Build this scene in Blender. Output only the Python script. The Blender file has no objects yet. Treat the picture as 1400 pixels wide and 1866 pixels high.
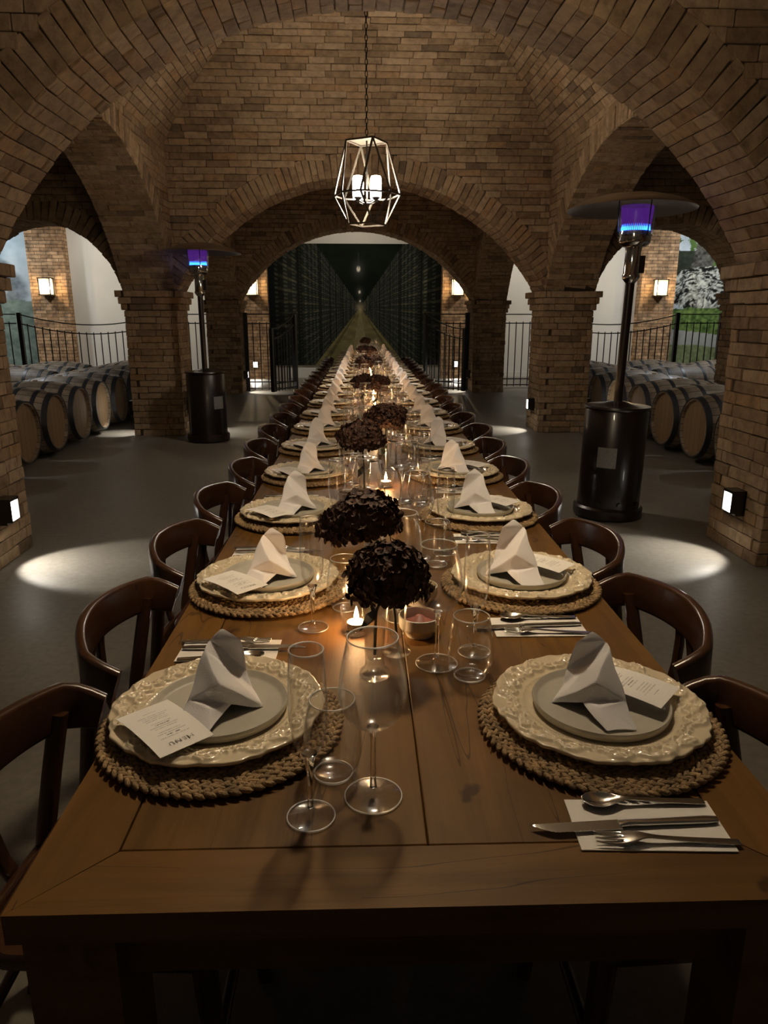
import bpy, bmesh, math, random
import numpy as np
from mathutils import Vector, Matrix, Euler

random.seed(7)
rng = np.random.default_rng(11)
sc = bpy.context.scene
COL = sc.collection
pi, sin, cos, rad = math.pi, math.sin, math.cos, math.radians

# ------------------------------------------------------------------ camera
cam_d = bpy.data.cameras.new('camera')
cam_d.sensor_fit = 'HORIZONTAL'; cam_d.sensor_width = 36.0
cam_d.lens = 36.0 * 1320 / 1400
cam_d.clip_start = 0.02
cam = bpy.data.objects.new('camera', cam_d)
cam.location = (0, 0, 1.385)
cam.rotation_euler = (rad(90 - 15.09), 0, rad(-2.72))
COL.objects.link(cam); sc.camera = cam

# ------------------------------------------------------------------ world, exposure
w = bpy.data.worlds.new('world'); sc.world = w; w.use_nodes = True
w.node_tree.nodes['Background'].inputs[0].default_value = (1.0, 0.80, 0.58, 1)
w.node_tree.nodes['Background'].inputs[1].default_value = 0.010
sc.view_settings.view_transform = 'Standard'
try: sc.view_settings.look = 'None'
except Exception: pass
sc.view_settings.exposure = 1.62
sc.view_settings.gamma = 1.0
sc.view_settings.use_curve_mapping = False
sc.cycles.transparent_max_bounces = 28
sc.cycles.max_bounces = 6
sc.cycles.adaptive_threshold = .04
sc.cycles.caustics_reflective = False
sc.cycles.caustics_refractive = False
sc.cycles.sample_clamp_indirect = 4.0

P_BULB = 9.0          # pendant bulb emission strength
P_PEND = 34.0         # pendant light power (W)
P_SCONCE = 11.0
P_STEP = 8.0
P_CANDLE = 0.7
P_BARREL = 75.0
P_BACK = 75.0

def light(name, kind, loc, power, color=(1, .75, .5), size=.05, target=None, spot=None, blend=.3):
    d = bpy.data.lights.new(name, kind); d.energy = power; d.color = color
    if kind == 'AREA': d.size = size
    else: d.shadow_soft_size = size
    if kind == 'SPOT': d.spot_size = rad(spot); d.spot_blend = blend
    o = bpy.data.objects.new(name, d); o.location = loc
    if target is not None:
        o.rotation_euler = (Vector(target) - Vector(loc)).to_track_quat('-Z', 'Y').to_euler()
    COL.objects.link(o); return o

# ceiling downlights of the barrel aisles and of the passage along the end wall
for sx in (-1, 1):
    for y in (6.3, 11.2):
        light('barrel_aisle_light', 'SPOT', (.165 + sx * 6.0, y, 4.0), P_BARREL, (.93, .97, 1), .14, (.165 + sx * 4.3, y + .3, .4), 105, .6)
    light('end_wall_light', 'SPOT', (.165 + sx * 4.7, 15.2, 3.9), P_BACK, (1, .95, .86), .15, (.165 + sx * 4.7, 17.3, 1.2), 130, .7)
    light('end_wall_light', 'SPOT', (.165 + sx * 8.6, 15.2, 3.9), P_BACK * 1.3, (.93, .97, 1), .15, (.165 + sx * 8.6, 17.3, 1.4), 120, .7)
light('end_wall_light', 'SPOT', (.165, 15.2, 3.7), P_BACK * .35, (1, .9, .75), .15, (.165, 17.3, 1.4), 125, .7)

# ------------------------------------------------------------------ materials
def new_mat(name):
    m = bpy.data.materials.new(name); m.use_nodes = True
    nt = m.node_tree; nt.nodes.clear()
    out = nt.nodes.new('ShaderNodeOutputMaterial')
    return m, nt, out

def N(nt, t, **kw):
    n = nt.nodes.new(t)
    for k, v in kw.items():
        if k.startswith('i_'):
            key = k[2:].replace('_', ' ')
            n.inputs[int(key) if key.isdigit() else key].default_value = v
        else: setattr(n, k, v)
    return n

def ramp(nt, stops, fac=None, interp='LINEAR'):
    r = nt.nodes.new('ShaderNodeValToRGB'); cr = r.color_ramp; cr.interpolation = interp
    while len(cr.elements) < len(stops): cr.elements.new(.5)
    for e, (p, c) in zip(cr.elements, stops):
        e.position = p; e.color = (*c, 1) if len(c) == 3 else c
    if fac is not None: nt.links.new(fac, r.inputs[0])
    return r

def math_n(nt, op, a, b=None, clamp=False):
    n = nt.nodes.new('ShaderNodeMath'); n.operation = op; n.use_clamp = clamp
    for i, v in enumerate((a, b)):
        if v is None: continue
        if isinstance(v, (int, float)): n.inputs[i].default_value = v
        else: nt.links.new(v, n.inputs[i])
    return n.outputs[0]

def mixc(nt, fac, a, b, mode='MIX'):
    n = nt.nodes.new('ShaderNodeMix'); n.data_type = 'RGBA'; n.blend_type = mode
    for s, v in ((n.inputs[0], fac), (n.inputs[6], a), (n.inputs[7], b)):
        if isinstance(v, (int, float)): s.default_value = v
        elif isinstance(v, tuple): s.default_value = (*v, 1) if len(v) == 3 else v
        else: nt.links.new(v, s)
    return n.outputs[2]

def pmat(name, col, rough=.5, metal=0., noise=0., nscale=20., bump=0., bscale=60., coat=0., spec=.5, sheen=0., sss=0.):
    m, nt, out = new_mat(name)
    b = N(nt, 'ShaderNodeBsdfPrincipled'); nt.links.new(b.outputs[0], out.inputs[0])
    b.inputs['Base Color'].default_value = (*col, 1)
    b.inputs['Roughness'].default_value = rough; b.inputs['Metallic'].default_value = metal
    b.inputs['Coat Weight'].default_value = coat; b.inputs['Specular IOR Level'].default_value = spec
    b.inputs['Sheen Weight'].default_value = sheen
    if noise or bump: tc = N(nt, 'ShaderNodeTexCoord')
    if noise:
        oi = N(nt, 'ShaderNodeObjectInfo')
        va = N(nt, 'ShaderNodeVectorMath', operation='ADD'); nt.links.new(tc.outputs['Object'], va.inputs[0])
        sc3 = math_n(nt, 'MULTIPLY', oi.outputs['Random'], 37.0); nt.links.new(sc3, va.inputs[1])
        n = N(nt, 'ShaderNodeTexNoise', i_Scale=nscale, i_Detail=6.0); nt.links.new(va.outputs[0], n.inputs['Vector'])
        lo = tuple(max(0, c * (1 - noise)) for c in col); hi = tuple(c * (1 + noise) for c in col)
        r = ramp(nt, [(.3, lo), (.7, hi)], n.outputs[0]); nt.links.new(r.outputs[0], b.inputs['Base Color'])
    if bump:
        n2 = N(nt, 'ShaderNodeTexNoise', i_Scale=bscale, i_Detail=5.0); nt.links.new(tc.outputs['Object'], n2.inputs['Vector'])
        bp = N(nt, 'ShaderNodeBump', i_Strength=bump, i_Distance=.01); nt.links.new(n2.outputs[0], bp.inputs['Height'])
        nt.links.new(bp.outputs[0], b.inputs['Normal'])
    return m

def emat(name, col, strength):
    m, nt, out = new_mat(name)
    e = N(nt, 'ShaderNodeEmission', i_Strength=strength); e.inputs[0].default_value = (*col, 1)
    nt.links.new(e.outputs[0], out.inputs[0]); return m

def mat_brick():
    m, nt, out = new_mat('old_brick')
    b = N(nt, 'ShaderNodeBsdfPrincipled', i_Roughness=.86); nt.links.new(b.outputs[0], out.inputs[0])
    oi = N(nt, 'ShaderNodeObjectInfo'); ge = N(nt, 'ShaderNodeNewGeometry'); tc = N(nt, 'ShaderNodeTexCoord')
    r = math_n(nt, 'FRACT', math_n(nt, 'ADD', oi.outputs['Random'], ge.outputs['Random Per Island']))
    cr = ramp(nt, [(0, (.14, .097, .060)), (.05, (.205, .135, .076)), (.3, (.28, .190, .108)), (.55, (.315, .218, .128)),
                   (.8, (.37, .265, .165)), (1, (.29, .175, .085))], r)
    va = N(nt, 'ShaderNodeVectorMath', operation='ADD'); nt.links.new(tc.outputs['Object'], va.inputs[0])
    nt.links.new(math_n(nt, 'MULTIPLY', r, 41.0), va.inputs[1])
    n1 = N(nt, 'ShaderNodeTexNoise', i_Scale=14.0, i_Detail=8.0, i_Roughness=.65); nt.links.new(va.outputs[0], n1.inputs['Vector'])
    n2 = N(nt, 'ShaderNodeTexNoise', i_Scale=60.0, i_Detail=4.0); nt.links.new(va.outputs[0], n2.inputs['Vector'])
    c = mixc(nt, 1.0, cr.outputs[0], ramp(nt, [(.3, (.55, .52, .5)), (.52, (1, 1, 1)), (.75, (1.35, 1.32, 1.25))], n1.outputs[0]).outputs[0], 'MULTIPLY')
    nt.links.new(c, b.inputs['Base Color'])
    bp = N(nt, 'ShaderNodeBump', i_Strength=.55, i_Distance=.012)
    nt.links.new(math_n(nt, 'ADD', n1.outputs[0], math_n(nt, 'MULTIPLY', n2.outputs[0], .35)), bp.inputs['Height'])
    nt.links.new(bp.outputs[0], b.inputs['Normal'])
    return m

def mat_brick_far(name, flat=False, light_=1.0):
    m, nt, out = new_mat(name)
    b = N(nt, 'ShaderNodeBsdfPrincipled', i_Roughness=.88); nt.links.new(b.outputs[0], out.inputs[0])
    g = N(nt, 'ShaderNodeNewGeometry'); sp = N(nt, 'ShaderNodeSeparateXYZ'); nt.links.new(g.outputs['Position'], sp.inputs[0])
    cb = N(nt, 'ShaderNodeCombineXYZ')
    if flat:
        nt.links.new(sp.outputs[0], cb.inputs[0]); nt.links.new(sp.outputs[1], cb.inputs[1])
    else:
        nt.links.new(math_n(nt, 'ADD', sp.outputs[0], sp.outputs[1]), cb.inputs[0]); nt.links.new(sp.outputs[2], cb.inputs[1])
    nz = N(nt, 'ShaderNodeTexNoise', i_Scale=5.0, i_Detail=3.0); nt.links.new(g.outputs['Position'], nz.inputs['Vector'])
    va = N(nt, 'ShaderNodeVectorMath', operation='ADD'); nt.links.new(cb.outputs[0], va.inputs[0])
    sc_ = N(nt, 'ShaderNodeVectorMath', operation='SCALE', i_Scale=.02); nt.links.new(nz.outputs['Color'], sc_.inputs[0]); nt.links.new(sc_.outputs[0], va.inputs[1])
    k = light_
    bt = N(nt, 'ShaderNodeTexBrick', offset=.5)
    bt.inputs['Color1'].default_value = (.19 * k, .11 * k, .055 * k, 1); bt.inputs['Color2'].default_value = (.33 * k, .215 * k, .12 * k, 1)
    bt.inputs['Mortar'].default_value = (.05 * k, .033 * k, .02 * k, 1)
    bt.inputs['Scale'].default_value = 1.0; bt.inputs['Mortar Size'].default_value = .005; bt.inputs['Mortar Smooth'].default_value = .3
    bt.inputs['Brick Width'].default_value = .25; bt.inputs['Row Height'].default_value = .073; bt.inputs['Bias'].default_value = .1
    nt.links.new(va.outputs[0], bt.inputs['Vector'])
    n2 = N(nt, 'ShaderNodeTexNoise', i_Scale=9.0, i_Detail=7.0); nt.links.new(g.outputs['Position'], n2.inputs['Vector'])
    c = mixc(nt, 1.0, bt.outputs[0], ramp(nt, [(.3, (.5, .5, .5)), (.7, (1.4, 1.35, 1.3))], n2.outputs[0]).outputs[0], 'MULTIPLY')
    nt.links.new(c, b.inputs['Base Color'])
    bp = N(nt, 'ShaderNodeBump', i_Strength=.8, i_Distance=.015)
    nt.links.new(math_n(nt, 'SUBTRACT', math_n(nt, 'MULTIPLY', n2.outputs[0], .5), bt.outputs['Fac']), bp.inputs['Height'])
    nt.links.new(bp.outputs[0], b.inputs['Normal'])
    return m

def mat_wood(name, c0, c1, c2, rough=.4, axis=1, stretch=14., scale=6., coat=.25, stains=True):
    m, nt, out = new_mat(name)
    b = N(nt, 'ShaderNodeBsdfPrincipled', i_Roughness=rough); nt.links.new(b.outputs[0], out.inputs[0])
    b.inputs['Coat Weight'].default_value = coat; b.inputs['Coat Roughness'].default_value = .25
    if coat == 0: b.inputs['Specular IOR Level'].default_value = .22
    tc = N(nt, 'ShaderNodeTexCoord'); oi = N(nt, 'ShaderNodeObjectInfo')
    va = N(nt, 'ShaderNodeVectorMath', operation='ADD'); nt.links.new(tc.outputs['Object'], va.inputs[0])
    nt.links.new(math_n(nt, 'MULTIPLY', oi.outputs['Random'], 53.0), va.inputs[1])
    mp = N(nt, 'ShaderNodeMapping'); s = [stretch, stretch, stretch]; s[axis] = 1.0
    mp.inputs['Scale'].default_value = s; nt.links.new(va.outputs[0], mp.inputs['Vector'])
    n1 = N(nt, 'ShaderNodeTexNoise', i_Scale=scale / 4, i_Detail=9.0, i_Roughness=.62, i_Distortion=.8); nt.links.new(mp.outputs[0], n1.inputs['Vector'])
    n2 = N(nt, 'ShaderNodeTexNoise', i_Scale=5.0, i_Detail=4.0); nt.links.new(va.outputs[0], n2.inputs['Vector'])
    cr = ramp(nt, [(.25, c0), (.5, c1), (.78, c2)], n1.outputs[0])
    c = mixc(nt, 1.0, cr.outputs[0], ramp(nt, [(.25, (.62, .58, .55)), (.5, (1, 1, 1)), (.8, (1.25, 1.2, 1.1))], n2.outputs[0]).outputs[0], 'MULTIPLY')
    if stains:
        vo = N(nt, 'ShaderNodeTexNoise', i_Scale=16.0, i_Detail=2.0); nt.links.new(va.outputs[0], vo.inputs['Vector'])
        k = ramp(nt, [(.24, (.25, .2, .17)), (.30, (1, 1, 1))], vo.outputs[0])
        c = mixc(nt, .8, c, k.outputs[0], 'MULTIPLY')
        mp2 = N(nt, 'ShaderNodeMapping'); s2 = [9., 9., 9.]; s2[axis] = .9
        mp2.inputs['Scale'].default_value = s2; nt.links.new(va.outputs[0], mp2.inputs['Vector'])
        n3 = N(nt, 'ShaderNodeTexNoise', i_Scale=1.2, i_Detail=2.5, i_Distortion=.5); nt.links.new(mp2.outputs[0], n3.inputs['Vector'])
        n4 = N(nt, 'ShaderNodeTexNoise', i_Scale=3.0, i_Detail=1.0); nt.links.new(va.outputs[0], n4.inputs['Vector'])
        line = math_n(nt, 'LESS_THAN', math_n(nt, 'ABSOLUTE', math_n(nt, 'SUBTRACT', n3.outputs[0], .5)), .0032)
        ck = math_n(nt, 'MULTIPLY', math_n(nt, 'MULTIPLY', line, math_n(nt, 'GREATER_THAN', n4.outputs[0], .55)), .55)
        c = mixc(nt, ck, c, (.012, .006, .003))
    nt.links.new(c, b.inputs['Base Color'])
    bp = N(nt, 'ShaderNodeBump', i_Strength=.12, i_Distance=.004); nt.links.new(n1.outputs[0], bp.inputs['Height']); nt.links.new(bp.outputs[0], b.inputs['Normal'])
    return m

def mat_refract(name):
    m, nt, out = new_mat(name)
    g = N(nt, 'ShaderNodeBsdfGlass', i_Roughness=.0, i_IOR=1.47); nt.links.new(g.outputs[0], out.inputs[0]); return m

def mat_glass(name, tint=(1, 1, 1), f0=.055):
    m, nt, out = new_mat(name)
    lw = N(nt, 'ShaderNodeLayerWeight', i_Blend=.5)
    f = math_n(nt, 'ADD', math_n(nt, 'MULTIPLY', math_n(nt, 'POWER', lw.outputs['Facing'], 3.0), .65), f0, clamp=True)
    t = N(nt, 'ShaderNodeBsdfTransparent'); t.inputs[0].default_value = (*tint, 1)
    g1 = N(nt, 'ShaderNodeBsdfGlossy', i_Roughness=.02); g2 = N(nt, 'ShaderNodeBsdfGlossy', i_Roughness=.22)
    g = N(nt, 'ShaderNodeMixShader', i_0=.5); nt.links.new(g1.outputs[0], g.inputs[1]); nt.links.new(g2.outputs[0], g.inputs[2])
    mx = N(nt, 'ShaderNodeMixShader'); nt.links.new(f, mx.inputs[0]); nt.links.new(t.outputs[0], mx.inputs[1]); nt.links.new(g.outputs[0], mx.inputs[2])
    nt.links.new(mx.outputs[0], out.inputs[0]); return m

def mat_frost(name):
    m, nt, out = new_mat(name)
    t = N(nt, 'ShaderNodeBsdfTransparent'); e = N(nt, 'ShaderNodeBsdfTranslucent'); e.inputs[0].default_value = (.95, .9, .8, 1)
    mx = N(nt, 'ShaderNodeMixShader', i_0=.4); nt.links.new(t.outputs[0], mx.inputs[1]); nt.links.new(e.outputs[0], mx.inputs[2])
    nt.links.new(mx.outputs[0], out.inputs[0]); return m

def mat_rim(name):
    m, nt, out = new_mat(name)
    t = N(nt, 'ShaderNodeBsdfTransparent'); e = N(nt, 'ShaderNodeBsdfGlossy', i_Roughness=.45)
    mx = N(nt, 'ShaderNodeMixShader', i_0=.42); nt.links.new(t.outputs[0], mx.inputs[1]); nt.links.new(e.outputs[0], mx.inputs[2])
    nt.links.new(mx.outputs[0], out.inputs[0]); return m

def mat_glow(name, col, strength, alpha):
    m, nt, out = new_mat(name)
    t = N(nt, 'ShaderNodeBsdfTransparent'); e = N(nt, 'ShaderNodeEmission', i_Strength=strength); e.inputs[0].default_value = (*col, 1)
    mx = N(nt, 'ShaderNodeMixShader', i_0=alpha); nt.links.new(t.outputs[0], mx.inputs[1]); nt.links.new(e.outputs[0], mx.inputs[2])
    nt.links.new(mx.outputs[0], out.inputs[0]); return m

def mat_vcol(name, rough=.7):
    m, nt, out = new_mat(name)
    b = N(nt, 'ShaderNodeBsdfPrincipled', i_Roughness=rough); nt.links.new(b.outputs[0], out.inputs[0])
    b.inputs['Specular IOR Level'].default_value = .08
    a = N(nt, 'ShaderNodeVertexColor', layer_name='print'); nt.links.new(a.outputs[0], b.inputs['Base Color']); return m

def mat_floor():
    m, nt, out = new_mat('concrete_floor')
    b = N(nt, 'ShaderNodeBsdfPrincipled'); nt.links.new(b.outputs[0], out.inputs[0])
    g = N(nt, 'ShaderNodeNewGeometry')
    n1 = N(nt, 'ShaderNodeTexNoise', i_Scale=.9, i_Detail=9.0, i_Roughness=.6, i_Distortion=.6); nt.links.new(g.outputs['Position'], n1.inputs['Vector'])
    n2 = N(nt, 'ShaderNodeTexNoise', i_Scale=30.0, i_Detail=6.0); nt.links.new(g.outputs['Position'], n2.inputs['Vector'])
    c = ramp(nt, [(.3, (.145, .130, .107)), (.5, (.20, .182, .152)), (.7, (.25, .228, .194))], n1.outputs[0])
    c2 = mixc(nt, .35, c.outputs[0], ramp(nt, [(.3, (.5, .5, .5)), (.7, (1.2, 1.2, 1.2))], n2.outputs[0]).outputs[0], 'MULTIPLY')
    nt.links.new(c2, b.inputs['Base Color'])
    nt.links.new(ramp(nt, [(.3, (.38,) * 3), (.7, (.55,) * 3)], n1.outputs[0]).outputs[0], b.inputs['Roughness'])
    bp = N(nt, 'ShaderNodeBump', i_Strength=.08, i_Distance=.01); nt.links.new(n2.outputs[0], bp.inputs['Height']); nt.links.new(bp.outputs[0], b.inputs['Normal'])
    return m

def mat_card():
    m, nt, out = new_mat('menu_paper')
    b = N(nt, 'ShaderNodeBsdfPrincipled', i_Roughness=.75); nt.links.new(b.outputs[0], out.inputs[0])
    tc = N(nt, 'ShaderNodeTexCoord'); sp = N(nt, 'ShaderNodeSeparateXYZ'); nt.links.new(tc.outputs['Object'], sp.inputs[0])
    row = math_n(nt, 'MULTIPLY', math_n(nt, 'ADD', sp.outputs[1], .07), 190.0)
    fr = math_n(nt, 'FRACT', row); fl = math_n(nt, 'FLOOR', row)
    rowm = math_n(nt, 'MULTIPLY', math_n(nt, 'GREATER_THAN', fr, .32), math_n(nt, 'LESS_THAN', fr, .74))
    cb = N(nt, 'ShaderNodeCombineXYZ'); nt.links.new(fl, cb.inputs[0])
    wn = N(nt, 'ShaderNodeTexWhiteNoise', noise_dimensions='1D'); nt.links.new(fl, wn.inputs['W'])
    half = math_n(nt, 'ADD', math_n(nt, 'MULTIPLY', wn.outputs[0], .014), .010)
    wide = math_n(nt, 'LESS_THAN', math_n(nt, 'ABSOLUTE', sp.outputs[0]), half)
    grp = math_n(nt, 'GREATER_THAN', math_n(nt, 'FRACT', math_n(nt, 'DIVIDE', fl, 5.0)), .15)
    inside = math_n(nt, 'MULTIPLY', math_n(nt, 'GREATER_THAN', sp.outputs[1], -.046), math_n(nt, 'LESS_THAN', sp.outputs[1], .040))
    cb2 = N(nt, 'ShaderNodeCombineXYZ'); nt.links.new(math_n(nt, 'MULTIPLY', sp.outputs[0], 900.0), cb2.inputs[0]); nt.links.new(math_n(nt, 'MULTIPLY', fl, 7.3), cb2.inputs[1])
    nz = N(nt, 'ShaderNodeTexNoise', i_Scale=1.0, i_Detail=2.0); nt.links.new(cb2.outputs[0], nz.inputs['Vector'])
    ink = math_n(nt, 'GREATER_THAN', nz.outputs[0], .44)
    k = ink
    for q in (rowm, wide, grp, inside): k = math_n(nt, 'MULTIPLY', k, q)
    heavy = math_n(nt, 'ADD', math_n(nt, 'MULTIPLY', math_n(nt, 'LESS_THAN', wn.outputs[0], .35), .5), .38)
    c = mixc(nt, math_n(nt, 'MULTIPLY', k, heavy), (.84, .82, .79), (.06, .05, .05))
    nt.links.new(c, b.inputs['Base Color']); return m

def mat_barrel():
    m, nt, out = new_mat('barrel_oak')
    b = N(nt, 'ShaderNodeBsdfPrincipled', i_Roughness=.55); nt.links.new(b.outputs[0], out.inputs[0])
    tc = N(nt, 'ShaderNodeTexCoord'); sp = N(nt, 'ShaderNodeSeparateXYZ'); nt.links.new(tc.outputs['Object'], sp.inputs[0])
    oi = N(nt, 'ShaderNodeObjectInfo')
    ang = math_n(nt, 'MULTIPLY', math_n(nt, 'ARCTAN2', sp.outputs[1], sp.outputs[2]), 24 / (2 * pi))
    fl = math_n(nt, 'FLOOR', ang); fr = math_n(nt, 'ABSOLUTE', math_n(nt, 'SUBTRACT', math_n(nt, 'FRACT', ang), .5))
    wn = N(nt, 'ShaderNodeTexWhiteNoise', noise_dimensions='1D'); nt.links.new(math_n(nt, 'ADD', fl, math_n(nt, 'MULTIPLY', oi.outputs['Random'], 91.0)), wn.inputs['W'])
    c = ramp(nt, [(0, (.20, .15, .10)), (.5, (.27, .21, .145)), (1, (.34, .27, .19))], wn.outputs[0])
    n = N(nt, 'ShaderNodeTexNoise', i_Scale=9.0, i_Detail=6.0); nt.links.new(tc.outputs['Object'], n.inputs['Vector'])
    c2 = mixc(nt, 1.0, c.outputs[0], ramp(nt, [(.3, (.6, .58, .55)), (.7, (1.2, 1.2, 1.2))], n.outputs[0]).outputs[0], 'MULTIPLY')
    c3 = mixc(nt, math_n(nt, 'GREATER_THAN', fr, .455), c2, (.05, .035, .025))
    nt.links.new(c3, b.inputs['Base Color']); return m

def mat_head():
    m, nt, out = new_mat('barrel_head_oak')
    b = N(nt, 'ShaderNodeBsdfPrincipled', i_Roughness=.6); nt.links.new(b.outputs[0], out.inputs[0])
    tc = N(nt, 'ShaderNodeTexCoord'); sp = N(nt, 'ShaderNodeSeparateXYZ'); nt.links.new(tc.outputs['Object'], sp.inputs[0])
    v = math_n(nt, 'MULTIPLY', math_n(nt, 'ADD', sp.outputs[1], 2.0), 11.0)
    fl = math_n(nt, 'FLOOR', v); fr = math_n(nt, 'FRACT', v)
    wn = N(nt, 'ShaderNodeTexWhiteNoise', noise_dimensions='1D'); nt.links.new(fl, wn.inputs['W'])
    c = ramp(nt, [(0, (.22, .14, .07)), (1, (.33, .22, .12))], wn.outputs[0])
    c3 = mixc(nt, math_n(nt, 'LESS_THAN', fr, .05), c.outputs[0], (.07, .045, .025))
    nt.links.new(c3, b.inputs['Base Color']); return m

M = dict(
    brick=mat_brick(), mortar=pmat('dark_joint', (.045, .029, .017), .95, noise=.3, nscale=8),
    brickfar=mat_brick_far('far_brick'), brickflat=mat_brick_far('soffit_brick', True),
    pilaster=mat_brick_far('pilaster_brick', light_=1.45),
    floor=mat_floor(),
    white=pmat('white_plaster', (.66, .63, .57), .9, noise=.05, nscale=1.5),
    table=mat_wood('honey_oak', (.068, .031, .006), (.132, .064, .013), (.185, .093, .021), .52, coat=.0),
    tablex=mat_wood('honey_oak_cross', (.068, .031, .006), (.132, .064, .013), (.185, .093, .021), .52, axis=0, coat=.0),
    chair=mat_wood('dark_bentwood', (.040, .016, .007), (.062, .025, .011), (.085, .036, .016), .26, axis=2, stretch=5, coat=.5, stains=False),
    straw=pmat('seagrass', (.30, .20, .10), .75, noise=.5, nscale=40, bump=.5, bscale=220),
    cream=pmat('cream_glaze', (.66, .57, .41), .18, noise=.06, nscale=30, coat=.6),
    plate=pmat('grey_stoneware', (.44, .42, .36), .42, noise=.04, nscale=50),
    linen=pmat('white_linen', (.84, .83, .86), .9, bump=.25, bscale=900, sheen=.2),
    paper=pmat('white_paper', (.80, .78, .74), .85),
    card=mat_card(), ink=pmat('menu_ink', (.30, .29, .28), .8),
    steel=pmat('brushed_steel', (.62, .60, .56), .2, metal=1.0),
    glass=mat_glass('clear_glass'), solidglass=mat_refract('thick_glass'), rimglass=mat_rim('glass_edge'), vaseglass=mat_glass('vase_glass', (.93, .94, .93), .10),
    iron=pmat('black_iron', (.012, .011, .010), .5, metal=.3),
    black=pmat('black_metal', (.010, .008, .007), .3, coat=.3),
    bronze=pmat('brown_enamel', (.012, .0065, .0045), .32, coat=.25),
    chrome=pmat('polished_steel', (.55, .53, .5), .12, metal=1.0),
    reflector=pmat('spun_aluminium', (.40, .37, .33), .32, metal=1.0),
    sticker=pmat('grey_sticker', (.20, .20, .195), .6, noise=.15, nscale=90),
    lampwhite=pmat('lantern_paint', (.06, .05, .038), .5),
    barrel=mat_barrel(), head=mat_head(), hoop=pmat('hoop_steel', (.06, .062, .066), .45, metal=.6),
    petal=pmat('dried_petal', (.070, .032, .020), .65, noise=.7, nscale=40), leaf=pmat('dried_leaf', (.03, .035, .012), .6),
    wax=pmat('white_wax', (.8, .74, .62), .6), porcelain=pmat('white_porcelain', (.72, .71, .67), .2, coat=.5),
    dip=pmat('pink_dip', (.30, .11, .08), .5, noise=.3, nscale=60), butter=pmat('butter', (.62, .47, .16), .45),
    bulb=emat('lit_bulb', (1, .93, .82), P_BULB), lens=emat('lit_lens', (1, .95, .86), 7.0),
    flame=emat('candle_flame', (1, .62, .22), 28.0), gas=emat('gas_flame', (.02, .14, 1.0), 2.2),
    violet=mat_glow('violet_glow', (.22, .04, .62), .11, .5), sconce_glow=emat('sconce_bulb', (1, .80, .50), 2.2),
    frost=mat_frost('seeded_glass'), mural=mat_vcol('printed_mural'),
)

# ------------------------------------------------------------------ mesh helpers
class MB:
    def __init__(s): s.v = []; s.f = []
    def add(s, vs, fs):
        o = len(s.v); s.v += [tuple(map(float, p)) for p in vs]; s.f += [tuple(i + o for i in f) for f in fs]; return s
    def box(s, c, d, M3=None):
        hx, hy, hz = d[0] / 2, d[1] / 2, d[2] / 2
        vs = [Vector((x, y, z)) for z in (-hz, hz) for y in (-hy, hy) for x in (-hx, hx)]
        if M3 is not None: vs = [M3 @ v for v in vs]
        c = Vector(c)
        return s.add([v + c for v in vs], [(0, 2, 3, 1), (4, 5, 7, 6), (0, 1, 5, 4), (2, 6, 7, 3), (0, 4, 6, 2), (1, 3, 7, 5)])
    def lathe(s, prof, n=32, axis='z', closed=False, off=(0, 0, 0)):
        rings = []; vs = []; fs = []
        for r, z in prof:
            if r < 1e-6: rings.append([len(vs)]); vs.append((0, 0, z))
            else:
                rings.append(list(range(len(vs), len(vs) + n)))
                vs += [(r * cos(2 * pi * k / n), r * sin(2 * pi * k / n), z) for k in range(n)]
        seq = list(zip(rings[:-1], rings[1:]))
        if closed: seq.append((rings[-1], rings[0]))
        for a, b in seq:
            for k in range(n):
                k2 = (k + 1) % n
                if len(a) == 1 and len(b) == 1: continue
                if len(a) == 1: fs.append((a[0], b[k2], b[k]))
                elif len(b) == 1: fs.append((a[k], a[k2], b[0]))
                else: fs.append((a[k], a[k2], b[k2], b[k]))
        if axis == 'x': vs = [(z, x, y) for x, y, z in vs]
        return s.add([(x + off[0], y + off[1], z + off[2]) for x, y, z in vs], fs)
    def sweep(s, path, secs, up=(0, 0, 1), cap=True):
        """path: points; secs: list (or one) of 2D section point lists (a along side, b along up-ish)"""
        path = [Vector(p) for p in path]; n = len(path)
        if not isinstance(secs[0][0], (list, tuple)): secs = [secs] * n
        m = len(secs[0]); vs = []; fs = []; up = Vector(up)
        for i, p in enumerate(path):
            t = (path[min(i + 1, n - 1)] - path[max(i - 1, 0)]).normalized()
            side = t.cross(up)
            if side.length < 1e-4: side = t.cross(Vector((1, 0, 0)))
            side.normalize(); u = side.cross(t).normalized()
            vs += [p + side * a + u * b for a, b in secs[i]]
        for i in range(n - 1):
            for k in range(m):
                k2 = (k + 1) % m
                fs.append((i * m + k, i * m + k2, (i + 1) * m + k2, (i + 1) * m + k))
        if cap: fs += [tuple(range(m - 1, -1, -1)), tuple((n - 1) * m + k for k in range(m))]
        return s.add(vs, fs)
    def tube(s, path, r, n=8, up=(0, 0, 1)):
        path = list(path)
        rs = r if isinstance(r, (list, tuple)) else [r] * len(path)
        return s.sweep(path, [[(q * cos(2 * pi * k / n), q * sin(2 * pi * k / n)) for k in range(n)] for q in rs], up)
    def mesh(s, name, smooth=0):
        me = bpy.data.meshes.new(name); me.from_pydata(s.v, [], s.f)
        bm = bmesh.new(); bm.from_mesh(me); bmesh.ops.recalc_face_normals(bm, faces=bm.faces); bm.to_mesh(me); bm.free()
        if smooth:
            me.polygons.foreach_set('use_smooth', [True] * len(me.polygons))
            if smooth < 180:
                try: me.set_sharp_from_angle(angle=rad(smooth))
                except Exception: pass
        me.update(); return me

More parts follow.
